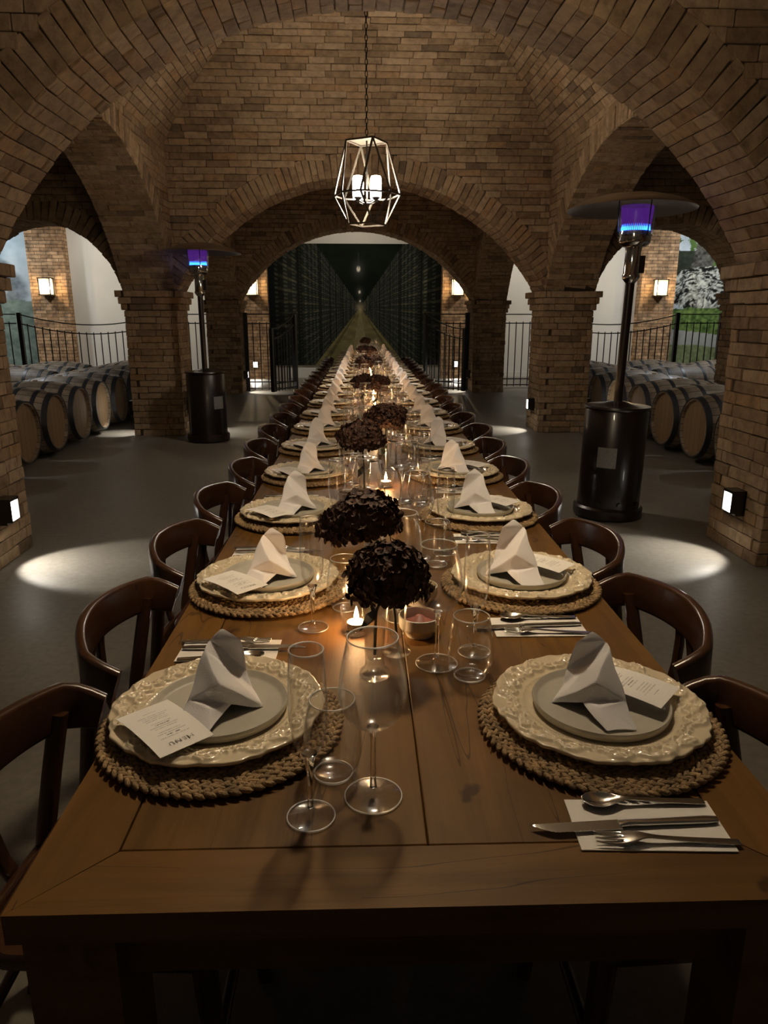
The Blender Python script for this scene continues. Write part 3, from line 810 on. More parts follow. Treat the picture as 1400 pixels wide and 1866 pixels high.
# ------------------------------------------------------------------ pendant lanterns
def pendant(x, y, label, rot, power, col):
    zb, zm, zt = 2.145, 2.375, 2.79
    t = thing('pendant_lantern', label, 'pendant lamp', (x, y, zb), rot)
    def ringp(R, n, z, offs): return [Vector((R * cos(o), R * sin(o), z)) for o in offs]
    q = [k * pi / 2 for k in range(4)]
    top = ringp(.175, 4, zt - zb, q); bot = ringp(.165, 4, 0, q)
    mid = []
    for a in q: mid += ringp(.285, 1, zm - zb, [a - rad(27)]) + ringp(.285, 1, zm - zb, [a + rad(27)])
    def bar(a, b, w=.013):
        d = b - a; m = d.to_track_quat('Z', 'Y').to_matrix()
        obj('bar', MB().box((a + b) / 2, (w, w, d.length + w * .6), m), M['lampwhite'], t)
    for k in range(4):
        bar(top[k], top[(k + 1) % 4], .014); bar(bot[k], bot[(k + 1) % 4])
        for j in (0, 1):
            bar(top[k], mid[2 * k + j]); bar(bot[k], mid[2 * k + j])
        bar(mid[2 * k], mid[2 * k + 1]); bar(mid[2 * k + 1], mid[(2 * k + 2) % 8])
    obj('top_plate', MB().add([(v.x, v.y, v.z + .005) for v in top] + [(v.x, v.y, v.z + .009) for v in top], [(0, 1, 2, 3), (7, 6, 5, 4), (0, 4, 5, 1), (1, 5, 6, 2), (2, 6, 7, 3), (3, 7, 4, 0)]), M['lampwhite'], t)
    obj('stem', MB().tube([(0, 0, .16), (0, 0, .65)], .007), M['iron'], t)
    for k in range(4):
        a = q[k] + .5; c, s_ = cos(a), sin(a)
        arm = obj('arm', MB().tube([(0, 0, .17), (.05 * c, .05 * s_, .165), (.105 * c, .105 * s_, .185)], .006), M['iron'], t)
        obj('cup', MB().lathe([(0, 0), (.02, .002), (.038, .018), (.034, .02), (0, .02)], 16, off=(.105 * c, .105 * s_, .185)).mesh('cup', 40), M['iron'], arm)
        obj('bulb_shade', MB().lathe([(0, 0), (.042, 0), (.046, .02), (.046, .145), (.038, .162), (0, .165)], 20, off=(.105 * c, .105 * s_, .206)).mesh('bulb_shade', 40), M['bulb'], arm, label='glowing white glass cylinder')
    z = .65; k = 0
    ringm = MB(); pts = [(.011 * cos(2 * pi * i / 10), 0, .026 * sin(2 * pi * i / 10)) for i in range(10)]
    vs = []; fs = []
    for i in range(10):
        p = Vector(pts[i]); r = Vector((cos(2 * pi * i / 10), 0, sin(2 * pi * i / 10)))
        for j in range(4):
            a = pi / 2 * j; vs.append(p + r * (.0035 * cos(a)) + Vector((0, .0035 * sin(a), 0)))
        for j in range(4): fs.append((i * 4 + j, i * 4 + (j + 1) % 4, ((i + 1) % 10) * 4 + (j + 1) % 4, ((i + 1) % 10) * 4 + j))
    lm = ringm.add(vs, fs).mesh('chain_link', 60)
    while z < VC - zb - .02:
        obj('chain_link', lm, M['iron'], t, (0, 0, z + .022), (0, 0, (k % 2) * pi / 2)); z += .043; k += 1
    light('pendant_light', 'POINT', (x, y, zb + .27), power, col, .09)
pendant(.17, b1, 'faceted lantern with lit bulbs hanging over the middle of the table', rad(-75), P_PEND * 1.4, (1, .85, .66))
pendant(.17, b1 - 4.9, 'faceted lantern hanging above the near end of the table', rad(-75), P_PEND * 1.25, (1, .76, .47))

# ------------------------------------------------------------------ patio heaters
def heater(x, y, label, rot, tilt, sa):
    t = thing('patio_heater', label, 'heater', (x, y, 0), rot)
    if x > 0: t.rotation_euler = (0, rad(1.1), 0)
    obj('base', MB().lathe([(0, .012), (.235, .012), (.24, .03), (.24, .075), (.225, .09), (0, .09)], 40).mesh('base', 40), M['bronze'], t)
    for a in (-2.2, -1.57, -.9): obj('vent_hole', MB().lathe([(0, 0), (.016, 0), (.016, .01), (0, .01)], 12, off=(0, 0, 0)).mesh('vent_hole'), M['black'], t, (.222 * cos(a), .222 * sin(a), .125), (pi / 2, 0, a + pi / 2))
    tank = obj('tank_cover', MB().lathe([(0, .085), (.215, .085), (.215, .75), (.205, .765), (.205, .77), (0, .77)], 40).mesh('tank_cover', 40), M['bronze'], t)
    obj('table_lid', MB().lathe([(0, .77), (.222, .768), (.226, .778), (.222, .79), (.12, .80), (.05, .82), (0, .82)], 40).mesh('table_lid', 40), M['bronze'], t)
    st = MB(); n = 8
    vs = []; 
    for k in range(n + 1):
        a = sa - .30 + .60 * k / n
        vs += [(.2175 * cos(a), .2175 * sin(a), .38), (.2175 * cos(a), .2175 * sin(a), .52)]
    st.add(vs, [(2 * k, 2 * k + 2, 2 * k + 3, 2 * k + 1) for k in range(n)]); obj('sticker', st, M['sticker'], tank, label='grey rectangular sticker')
    obj('pole', MB().tube([(0, 0, .80), (0, 0, 1.63)], .030, 16).mesh('pole', 40), M['bronze'], t)
    ctl = obj('control_tube', MB().lathe([(.03, 1.60), (.055, 1.63), (.058, 1.65), (.052, 1.66), (.050, 1.80), (.056, 1.83), (.04, 1.84), (0, 1.84)], 28).mesh('control_tube', 40), M['chrome'], t)
    obj('control_knob', MB().box((.062, 0, 1.72), (.03, .05, .11)), M['black'], ctl)
    burner = obj('burner', MB().lathe([(.05, 1.825), (.075, 1.828), (.098, 1.85), (.102, 1.86), (.102, 1.892), (.108, 1.895), (.108, 1.902), (.10, 1.905), (.098, 1.925), (0, 1.925)], 32).mesh('burner', 35), M['chrome'], t)
    fl_ = MB()
    for k in range(44):
        a = 2 * pi * k / 44; fl_.lathe([(.0045, 0), (.0050, .010), (.0030, .026), (0, .042)], 6, off=(.088 * cos(a), .088 * sin(a), 1.926))
    obj('flame', fl_.mesh('flame', 180), M['gas'], burner, label='ring of small blue gas flames', kind='stuff')
    obj('flame_glow', MB().lathe([(.093, 1.95), (.098, 2.0), (.103, 2.08)], 32).mesh('flame_glow', 180), M['violet'], burner, label='violet glow above the flames')
    obj('glass_cylinder', MB().lathe([(.108, 1.905), (.122, 2.095)], 32).mesh('glass_cylinder', 180), M['glass'], t)
    for k in range(3):
        a = 2 * pi * k / 3 + .9; obj('support_rod', MB().tube([(.112 * cos(a), .112 * sin(a), 1.89), (.12 * cos(a), .12 * sin(a), 2.11)], .004, 6), M['black'], t)
    obj('reflector', MB().lathe([(0, 2.15), (.10, 2.148), (.22, 2.13), (.33, 2.10), (.405, 2.062), (.412, 2.058), (.405, 2.068), (.33, 2.106), (.22, 2.137), (.10, 2.156), (0, 2.16)], 44).mesh('reflector', 50), M['reflector'], t, rot=tilt)
    light('flame_light', 'POINT', (x, y, 1.97), .6, (.35, .4, 1), .06)
heater(1.85, 4.98, 'large patio heater with blue flame on the right of the table', .0, (rad(-1.0), rad(-.8), 0), -2.10)
heater(-1.63, 8.42, 'smaller distant patio heater beside the middle left pillar', .0, (rad(-.4), rad(1.6), 0), -.72)

# ------------------------------------------------------------------ barrels
def barrel_proto():
    R1, R0, L = .35, .285, .95; n = 36
    r = lambda x: R1 - (R1 - R0) * (abs(x) / (L / 2)) ** 2
    prof = [(r(L * (k / 14 - .5)), L * (k / 14 - .5)) for k in range(15)]
    prof = [(.255, -L / 2 + .03), (.262, -L / 2)] + prof + [(.262, L / 2), (.255, L / 2 - .03)]
    parts = [('staves', MB().lathe(prof, n, 'x').mesh('staves', 40), 'barrel')]
    for s_ in (-1, 1): parts.append(('head', MB().lathe([(0, s_ * (L / 2 - .028)), (.258, s_ * (L / 2 - .028)), (.258, s_ * (L / 2 - .045)), (0, s_ * (L / 2 - .045))], n, 'x').mesh('head', 30), 'head'))
    for xa, wd in ((-.455, .05), (-.335, .04), (-.15, .04), (.15, .04), (.335, .04), (.455, .05)):
        a, b = xa - wd / 2, xa + wd / 2
        parts.append(('hoop', MB().lathe([(r(a) - .01, a), (r(a) + .004, a), (r(b) + .004, b), (r(b) - .01, b)], n, 'x', closed=True).mesh('hoop', 30), 'hoop'))
    parts.append(('bung', MB().lathe([(0, 0), (.028, 0), (.024, .012), (0, .012)], 12, off=(0, 0, R1 - .004)).mesh('bung'), 'head'))
    return parts
BP = barrel_proto()
ORD = ['nearest', 'second', 'third', 'fourth', 'fifth', 'sixth', 'seventh', 'eighth', 'ninth', 'tenth', 'eleventh', 'twelfth', 'thirteenth', 'fourteenth',
       'fifteenth', 'sixteenth', 'seventeenth', 'eighteenth', 'nineteenth', 'twentieth', 'twenty-first']
def barrel(x, y, label, rz=0.):
    t = thing('wine_barrel', label, 'barrel', (x, y, 0), rz + random.uniform(-.02, .02), 'oak barrels lying in the aisles')
    rx = random.uniform(0, 6.28)
    for nm, me, mk in BP: obj(nm, me, M[mk], t, (0, 0, .354))
    return t
for sx, sd in ((-1, 'left'), (1, 'right')):
    for i in range(11):
        barrel(XC + sx * (3.13 + .475), 5.37 + .71 * i, f'{ORD[i]} oak barrel of the {sd} row facing the nave')
    for c, nm in ((1, 'second'), (2, 'third'), (3, 'fourth')):
        ys = [5.4 + .71 * i for i in range(10)]
        if c == 1: ys = [y for y in ys if not 8.4 < y < 9.8]
        ys = [y for y in ys if y > 6.4]
        for i, y in enumerate(ys): barrel(XC + sx * (3.13 + .475 + (1.18 if c == 1 else 1.18 + 1.02 * (c - 1))), y + .2 * (c % 2), f'{ORD[i]} oak barrel in the {nm} row back on the {sd}')

# ------------------------------------------------------------------ table coordinates
TA = rad(1.13); TZ = .77
def TW(x, y, z=0.): return (x * cos(TA) + y * sin(TA), -x * sin(TA) + y * cos(TA), z)
TX0, TX1 = -.39, .5375; TXC = (TX0 + TX1) / 2; TY0 = .642; NT = 5
TYS = [.642, 3.182, 5.578, 7.974, 10.370, 13.40]
G = .0012
def table(k):
    y0 = TYS[k]; W_ = TX1 - TX0; L = TYS[k + 1] - y0 - .004
    lab = f'{("nearest", "second", "third", "fourth", "farthest")[k]} wooden dining table of the long row' if k else 'nearest wooden dining table, its end board facing the camera side'
    if k == 0: lab = 'nearest wooden dining table of the long row, its end board in front'
    t = thing('dining_table', lab, 'table', TW(TXC, y0), -TA)
    th = .038; bw = .095; zc = TZ - th / 2
    def plank(x, y, w_, l_, mat, name='plank'):
        mb = MB().box((0, 0, 0), (w_ - G, l_ - G, th)).mesh(name)
        bm = bmesh.new(); bm.from_mesh(mb); bmesh.ops.bevel(bm, geom=list(bm.edges), offset=.0015, segments=1, affect='EDGES'); bm.to_mesh(mb); bm.free()
        return obj(name, mb, mat, t, (x, y, zc))
    hw = W_ / 2; e = .0004
    def board(name, quad, mat):
        c = Vector((sum(q[0] for q in quad) / 4, sum(q[1] for q in quad) / 4, zc))
        me = MB().add([(x - c.x, y - c.y, -th / 2) for x, y in quad] + [(x - c.x, y - c.y, th / 2) for x, y in quad], [(3, 2, 1, 0), (4, 5, 6, 7), (0, 1, 5, 4), (1, 2, 6, 5), (2, 3, 7, 6), (3, 0, 4, 7)]).mesh(name)
        obj(name, me, mat, t, c)
    board('end_board', [(-hw, 0), (hw, 0), (hw - bw - e, bw - G), (-hw + bw + e, bw - G)], M['tablex'])
    board('end_board', [(-hw + bw + e, L - bw + G), (hw - bw - e, L - bw + G), (hw, L), (-hw, L)], M['tablex'])
    for s_ in (-1, 1):
        board('side_board', [(s_ * hw, e), (s_ * hw, L - e), (s_ * (hw - bw + G), L - bw + e), (s_ * (hw - bw + G), bw - e)], M['table'])
    iw = W_ - 2 * bw
    for i in range(2): plank(-iw / 2 + iw * (i + .5) / 2, L / 2, iw / 2, L - 2 * bw, M['table'])
    z1 = TZ - th
    for y in (.05, L - .05): obj('apron', MB().box((0, y, z1 - .04), (W_ - .2, .025, .08)), M['tablex'], t)
    for s_ in (-1, 1): obj('apron', MB().box((s_ * (W_ / 2 - .05), L / 2, z1 - .04), (.025, L - .24, .08)), M['table'], t)
    for sx in (-1, 1):
        for y in (.055 if k == 0 else .042, L - .042):
            q = .10 if y == .055 else .078
            obj('leg', MB().box((sx * (W_ / 2 - .065), y, z1 / 2), (q, q, z1)), M['table'], t)
for k in range(NT): table(k)

# ------------------------------------------------------------------ chairs
def chair_parts():
    P = []
    # seat: rounded trapezoid with a soft edge; front is +y
    pts = []
    for a0, cx, cy in ((0, .137, .14), (90, -.137, .14), (180, -.125, -.13), (270, .125, -.13)):
        for k in range(7):
            a = rad(a0 + 15 * k); pts.append((cx + .06 * cos(a), cy + .06 * sin(a)))
    n = len(pts); mb = MB(); vs = []; fs = []
    for sc_, z in ((.96, .425), (1, .432), (1, .448), (.97, .456), (.80, .453)): vs += [(x * sc_, y * sc_, z) for x, y in pts]
    for r in range(4):
        for k in range(n): fs.append((r * n + k, r * n + (k + 1) % n, (r + 1) * n + (k + 1) % n, (r + 1) * n + k))
    fs += [tuple(range(n - 1, -1, -1)), tuple(4 * n + k for k in range(n))]
    P.append(('seat', mb.add(vs, fs).mesh('seat', 40)))
    # bent top rail: shallow arc with ends curling forward
    path = []; secs = []
    for k in range(-14, 15):
        u = k / 14; au = abs(u); s_ = 1 if u >= 0 else -1
        if au < .72:
            x = s_ * .21 * au / .72; y = -.262 + .055 * (au / .72) ** 2
        else:
            v = (au - .72) / .28; a = v * rad(98)
            x = s_ * (.21 + .042 * sin(a)); y = -.207 + .01 * v + .062 * (1 - cos(a))
        z = .652 - .018 * au ** 2 - (.02 * max(0, au - .8) / .2)
        h = .106 - .012 * au - (.016 * max(0, au - .88) / .12)
        path.append((x, y, z)); secs.append(rsec(.024 + .006 * max(0, au - .7), h, .42, 3))
    P.append(('top_rail', MB().sweep(path, secs).mesh('top_rail', 50)))
    # back posts running into the rear legs
    for s_ in (-1, 1):
        pp = [(s_ * .175, -.30, 0), (s_ * .178, -.262, .2), (s_ * .182, -.235, .40), (s_ * .195, -.215, .52), (s_ * .213, -.196, .635)]
        P.append(('rear_leg', MB().sweep(pp, [rsec(.036, .034, .3)] * 5, up=(0, 1, 0)).mesh('rear_leg', 50)))
        pf = [(s_ * .185, .185, 0), (s_ * .172, .165, .22), (s_ * .160, .15, .43)]
        P.append(('front_leg', MB().sweep(pf, [rsec(.028, .028, .3), rsec(.032, .032, .3), rsec(.038, .038, .3)], up=(0, 1, 0)).mesh('front_leg', 50)))
        # curved slats leaving the rail near its middle and spreading downwards
        ps = [(s_ * .024, -.258, .63), (s_ * .034, -.266, .57), (s_ * .052, -.272, .49), (s_ * .080, -.272, .40), (s_ * .125, -.268, .30)]
        P.append(('back_slat', MB().sweep(ps, [rsec(.034, .014, .3)] * 5, up=(0, 1, 0)).mesh('back_slat', 50)))
        P.append(('side_stretcher', MB().tube([(s_ * .176, -.26, .21), (s_ * .173, .165, .23)], .011, 8).mesh('side_stretcher', 50)))
    P.append(('cross_rail', MB().sweep([(-.178, -.248, .345), (0, -.262, .350), (.178, -.248, .345)], rsec(.018, .042, .3)).mesh('cross_rail', 50)))
    P.append(('front_stretcher', MB().tube([(-.172, .165, .25), (.172, .165, .25)], .011, 8).mesh('front_stretcher', 50)))
    P.append(('rear_stretcher', MB().tube([(-.176, -.263, .19), (.176, -.263, .19)], .011, 8).mesh('rear_stretcher', 50)))
    return P
CP = chair_parts()
for nm, me in CP: me.materials.append(M['chair'])
NP = 21; PY0, PDY = 1.015, .600
SIDES = ((-1, 'left'), (1, 'right'))
for k in range(NP):
    for sx, sd in SIDES:
        yj = random.uniform(-.008, .008); xj = random.uniform(-.02, .02); a = random.uniform(-.02, .02)
        y = PY0 + PDY * k + (.060 if sx < 0 else .050) + yj
        x = (.805 - .262 + xj) if sx > 0 else (-.662 + .262 + xj)
        t = thing('bentwood_chair', f'{ORD[k]} dark bentwood chair along the {sd} side of the table', 'chair', TW(x, y), -TA + (pi / 2 if sx > 0 else -pi / 2) + a, 'bentwood chairs along the table')
        for nm, me in CP: obj(nm, me, None, t)

# ------------------------------------------------------------------ place settings: meshes
def m_placemat():
    base = MB().lathe([(0, .001), (.176, .001), (.18, .004), (.176, .007), (0, .007)], 48).mesh('mat_base', 60)
    br = MB(); r = .014
    while r < .184:
        n = max(6, int(2 * pi * r / .0150)); top = .0085
        for row in (0, 1):
            for i in range(n):
                a = 2 * pi * (i + .5 * row) / n; rr = r + (row - .5) * .0066
                c = Vector((rr * cos(a), rr * sin(a), top + random.uniform(-.0008, .0012)))
                d = Vector((-sin(a), cos(a), 0)); o = Vector((cos(a), sin(a), 0)); s_ = 1 if row else -1
                d2 = (d + o * .55 * s_).normalized(); o2 = Vector((d2.y, -d2.x, 0)); Lh, Wh, Hh = .0118, .0041, .0046
                vs = [c - d2 * Lh, c + d2 * Lh]
                for q in (-.45, .45):
                    for j in range(5):
                        b = 2 * pi * j / 5; vs.append(c + d2 * Lh * q + o2 * Wh * cos(b) + Vector((0, 0, Hh * sin(b))))
                fs = []
                for j in range(5):
                    j2 = (j + 1) % 5; fs += [(0, 2 + j2, 2 + j), (2 + j, 2 + j2, 7 + j2, 7 + j), (7 + j, 7 + j2, 1)]
                br.add(vs, fs)
        r += .0136
    return base, br.mesh('braid', 180)

def m_charger():
    nr, na = 46, 432; R = .163
    th = np.arange(na) * 2 * pi / na
    scal = 1 + .008 * np.cos(10 * th) + .007 * np.abs(np.cos(10 * th + .8)) + .004 * np.cos(27 * th + 2 * np.sin(3 * th)) + .003 * np.cos(41 * th)
    rs = np.concatenate([np.linspace(.001, .108, 8), np.linspace(.110, 1.0 * R, nr - 8)])
    RR, TT = np.meshgrid(rs, th, indexing='ij')
    z = np.interp(RR, [0, .10, .112, .122, .150, R], [.004, .004, .0075, .0105, .0145, .0165])
    # beads
    z += .0014 * np.exp(-((RR - .1165) / .0022) ** 2) * (.55 + .45 * np.cos(TT * 108))
    # scroll relief: curves in motif coordinates, alternating mirrored
    nm = 10; sec = 2 * pi / nm
    tl = (TT % sec) - sec / 2; odd = (np.floor(TT / sec).astype(int) % 2) * 2 - 1
    U = tl * .143 * odd; V = RR - .143
    curves = []
    def spiral(cx, cy, r0, turns, a0, sg, n=26):
        out = []
        for i in range(n):
            q = i / (n - 1); r = r0 * (1 - .82 * q); a = a0 + sg * turns * 2 * pi * q; out.append((cx + r * cos(a), cy + r * sin(a)))
        return out
    curves += spiral(.015, .001, .0125, 1.5, pi, -1); curves += spiral(-.021, -.003, .010, 1.4, 0, 1)
    curves += [(-.045 + .004 * i, .010 * sin(i * .55) + .003) for i in range(22)]
    curves += [(-.040 + .0035 * i, -.013 + .004 * sin(i * .8)) for i in range(24)]
    curves += [(-.006 + .0012 * i, .004 + .0011 * i) for i in range(10)] + [(-.030 + .0011 * i, .014 - .0009 * i) for i in range(9)]
    rel = np.zeros_like(z)
    for cx, cy in curves:
        d2 = (U - cx) ** 2 + (V - cy) ** 2; rel = np.maximum(rel, np.exp(-d2 / (2 * .0024 ** 2)))
    mask = np.clip((RR - .122) / .004, 0, 1)
    z += .0060 * rel * mask
    z[-1, :] -= .0015
    rout = RR * (1 + (scal[None, :] - 1) * np.clip((RR - .13) / .033, 0, 1) * 1.3)
    X = rout * np.cos(TT); Y = rout * np.sin(TT)
    vs = np.stack([X, Y, z], -1).reshape(-1, 3)
    und = np.stack([X[[-1, 30, 8]] * np.array([[.997], [.99], [.985]]), Y[[-1, 30, 8]] * np.array([[.997], [.99], [.985]]), np.stack([z[-1] - .004, np.full(na, .0075), np.full(na, .0)])], -1).reshape(-1, 3)
    vs = np.concatenate([vs, und]); i = np.arange((nr + 3) * na).reshape(nr + 3, na)
    fs = np.stack([i[:-1], i[1:], np.roll(i[1:], -1, 1), np.roll(i[:-1], -1, 1)], -1).reshape(-1, 4).tolist()
    fs += [tuple(i[0][::-1].tolist()), tuple(i[-1].tolist())]
    mb = MB(); mb.v = [tuple(q) for q in vs.tolist()]; mb.f = [tuple(q) for q in fs]
    return mb.mesh('charger', 180)

def m_plate():
    return MB().lathe([(0, .0), (.095, .0), (.103, .004), (.106, .014), (.1045, .0165), (.1025, .0155), (.099, .0075), (.094, .0055), (0, .0055)], 72).mesh('plate', 55)

def m_napkin(mir):
    V_ = [(.002, .030, .120), (-.020, .004, .099), (.034, .024, .104), (.040, .036, .045), (.070, .002, .003), (.024, -.028, .020), (.014, -.034, .056),
          (-.035, -.045, .033), (-.042, -.084, .003), (.008, -.088, .004), (.008, -.056, .024), (-.034, .022, .003), (.028, .054, .003), (-.018, .022, .104), (.050, .024, .020)]
    F_ = [(1, 6, 4), (6, 5, 4), (1, 4, 14), (1, 14, 13), (13, 14, 3), (13, 3, 2), (13, 2, 0), (1, 7, 6), (7, 5, 6), (1, 11, 7), (7, 10, 5), (7, 8, 10), (8, 9, 10), (10, 9, 5),
          (0, 2, 12), (0, 12, 11), (0, 11, 13), (13, 11, 1), (2, 3, 12), (3, 14, 12), (14, 4, 12)]
    if mir: V_ = [(-x, y, z) for x, y, z in V_]
    mb = MB(); mb.add(V_, F_); me = mb.mesh('napkin')
    bm = bmesh.new(); bm.from_mesh(me)
    bmesh.ops.bevel(bm, geom=[e for e in bm.edges if not e.is_boundary], offset=.0032, segments=2, affect='EDGES', profile=.6)
    bmesh.ops.triangulate(bm, faces=bm.faces)
    bmesh.ops.subdivide_edges(bm, edges=[e for e in bm.edges if e.calc_length() > .012], cuts=2, use_grid_fill=True)
    bmesh.ops.triangulate(bm, faces=bm.faces)
    bmesh.ops.subdivide_edges(bm, edges=[e for e in bm.edges if e.calc_length() > .012], cuts=1, use_grid_fill=True)
    for v in bm.verts:
        x, y, z = v.co; v.co += Vector((.0016 * sin(z * 70 + y * 50), .0018 * sin(x * 80 + z * 60), .0008 * sin(x * 90 + y * 70)))
    bm.to_mesh(me); bm.free()
    me = modded(me, ('SOLIDIFY', dict(thickness=.0026, offset=-1)))
    for v in me.vertices: v.co.z = max(v.co.z, 0.) + .0005
    me.polygons.foreach_set('use_smooth', [True] * len(me.polygons))
    me.set_sharp_from_angle(angle=rad(50))
    return me

def ring(R, z, r=.0011, n=48):
    return MB().lathe([(R + r * cos(2 * pi * k / 6), z + r * sin(2 * pi * k / 6)) for k in range(6)], n, closed=True).mesh('rim', 180)
def m_wine():
    foot = MB().lathe([(0, .0), (.036, .0), (.0385, .0012), (.036, .003), (.014, .0055), (.006, .010), (.0042, .018), (0, .018)], 40).mesh('foot', 60)
    stem = MB().lathe([(0, .012), (.0045, .014), (.0036, .04), (.0036, .085), (.0050, .098), (.0078, .104), (0, .106)], 20).mesh('stem', 60)
    out = [(0, .1035), (.012, .1045), (.026, .112), (.037, .125), (.0435, .142), (.0447, .157), (.0425, .178), (.0375, .203), (.0325, .229)]
    inn = [(r - .0011, z + .0012) for r, z in out[1:]][::-1]; inn[0] = (out[-1][0] - .0011, out[-1][1])
    bowl = MB().lathe(out + inn + [(0, .1052)], 48).mesh('bowl', 180)
    return [('bowl', bowl, 'glass'), ('stem', stem, 'solidglass'), ('foot', foot, 'glass'), ('rim', ring(.0319, .229), 'rimglass'), ('foot_edge', ring(.0378, .0016), 'rimglass')]
def m_flute():
    foot = MB().lathe([(0, 0), (.029, 0), (.031, .0012), (.029, .003), (.012, .0055), (.0055, .010), (.004, .018), (0, .018)], 40).mesh('foot', 60)
    stem = MB().lathe([(0, .012), (.0042, .014), (.0034, .03), (.0038, .06), (.0062, .082), (.010, .092), (0, .095)], 20).mesh('stem', 60)
    out = [(0, .091), (.007, .092), (.015, .099), (.0205, .112), (.0238, .135), (.0245, .16), (.0232, .20), (.0212, .232)]
    inn = [(r - .0010, z + .0015) for r, z in out[1:]][::-1]; inn[0] = (out[-1][0] - .001, out[-1][1])
    bowl = MB().lathe(out + inn + [(0, .0945)], 44).mesh('bowl', 180)
    return [('bowl', bowl, 'glass'), ('stem', stem, 'solidglass'), ('foot', foot, 'glass'), ('rim', ring(.0207, .232, .001), 'rimglass'), ('foot_edge', ring(.0304, .0016), 'rimglass')]
def m_tumbler():
    out = [(0, .0005), (.026, .0), (.0285, .003), (.0355, .016), (.0400, .034), (.0405, .05), (.0385, .075), (.0345, .10), (.0315, .115)]
    inn = [(r - .0013, z) for r, z in out[3:]][::-1]
    body = MB().lathe(out + inn + [(.024, .010), (0, .0085)], 48).mesh('tumbler', 180)
    return [('body', body, 'glass'), ('rim', ring(.0308, .115), 'rimglass'), ('base_edge', ring(.0268, .0022, .0016), 'rimglass')]

def m_fork():
    xs = np.linspace(-.0115, .0115, 8)
    st = [(-.09, .0042, 0, 0), (-.085, .0058, 0, 0), (-.05, .0048, .001, 0), (0, .0030, .004, 0), (.018, .0028, .006, 0), (.030, .0060, .0075, 0), (.040, .0108, .0065, 0), (.048, .0115, .005, 0), (.052, .0115, .0042, 0), (.070, .0112, .003, 1), (.088, .0095, .006, 1)]
    vs = []; fs = []
    for y, hw, z, tn in st:
        for q in range(8):
            u = q / 7 * 2 - 1; vs.append((u * hw, y, z + .0012 - .0012 * (u * u if y > .03 else 0)))
    for r in range(len(st) - 1):
        for q in range(7):
            if st[r + 1][3] and q % 2: continue
            fs.append((r * 8 + q, r * 8 + q + 1, (r + 1) * 8 + q + 1, (r + 1) * 8 + q))
    me = MB().add(vs, fs).mesh('fork')
    return modded(me, ('SOLIDIFY', dict(thickness=.0022, offset=1)), ('SUBSURF', dict(levels=1, render_levels=1)))
def m_spoon():
    vs = []; fs = []; st = []
    for y, hw, z in ((-.085, .0045, 0), (-.08, .0062, 0), (-.045, .0050, .001), (0, .0032, .004), (.018, .0030, .0065), (.028, .0065, .0060), (.036, .0125, .0058), (.048, .0170, .0056), (.060, .0165, .0056), (.070, .0115, .0058), (.076, .0050, .0062)):
        st.append((y, hw, z))
    for y, hw, z in st:
        bowl = max(0, 1 - ((y - .052) / .026) ** 2) if y > .026 else 0
        for q in range(9):
            u = q / 8 * 2 - 1; vs.append((u * hw, y, z + .001 - .0075 * bowl * (1 - u * u)))
    for r in range(len(st) - 1):
        for q in range(8): fs.append((r * 9 + q, r * 9 + q + 1, (r + 1) * 9 + q + 1, (r + 1) * 9 + q))
    zmin = min(v[2] for v in vs); vs = [(x, y, z - zmin + .001) for x, y, z in vs]
    return modded(MB().add(vs, fs).mesh('spoon'), ('SOLIDIFY', dict(thickness=.0018, offset=1)), ('SUBSURF', dict(levels=2, render_levels=2)))
def m_knife():
    h = MB(); path = [(0, -.115, .004), (0, -.10, .004), (0, -.04, .0045), (0, .0, .005), (0, .012, .005)]
    h.sweep(path, [rsec(.009, .005, .4), rsec(.0115, .007, .4), rsec(.0095, .007, .4), rsec(.0085, .008, .4), rsec(.011, .004, .4)])
    n = 40; vs = []; fs = []
    for k in range(n + 1):
        u = k / n; y = .010 + .112 * u; back = .0075 - .001 * u; edge = -.0095 + (.016 * max(0, (u - .72) / .28) ** 1.6) + (.0008 if k % 2 and u > .25 else 0)
        if u > .8: back = .0065 + .001 * (1 - u)
        vs += [(back, y, .0052), (edge, y, .0046), (edge, y, .0040), (back, y, .0034)]
    for k in range(n):
        for j in range(4): fs.append((4 * k + j, 4 * k + (j + 1) % 4, 4 * k + 4 + (j + 1) % 4, 4 * k + 4 + j))
    fs += [(0, 1, 2, 3), (4 * n + 3, 4 * n + 2, 4 * n + 1, 4 * n)]
    return h.mesh('handle', 60), MB().add(vs, fs).mesh('blade', 30)

mat_base, mat_braid = m_placemat(); mat_base.materials.append(M['straw']); mat_braid.materials.append(M['straw'])
charger = m_charger(); charger.materials.append(M['cream'])
plate = m_plate(); plate.materials.append(M['plate'])
nap = {-1: m_napkin(False), 1: m_napkin(True)}
for q in nap.values(): q.materials.append(M['linen'])
WINE, FLUTE, TUMB = m_wine(), m_flute(), m_tumbler()
for L_ in (WINE, FLUTE, TUMB):
    for nm, me, mk in L_: me.materials.append(M[mk])
FORK, SPOON = m_fork(), m_spoon(); KH, KB = m_knife()
for q in (FORK, SPOON, KH, KB):
    q.materials.append(M['steel']); q.polygons.foreach_set('use_smooth', [True] * len(q.polygons))
KB.polygons.foreach_set('use_smooth', [False] * len(KB.polygons))
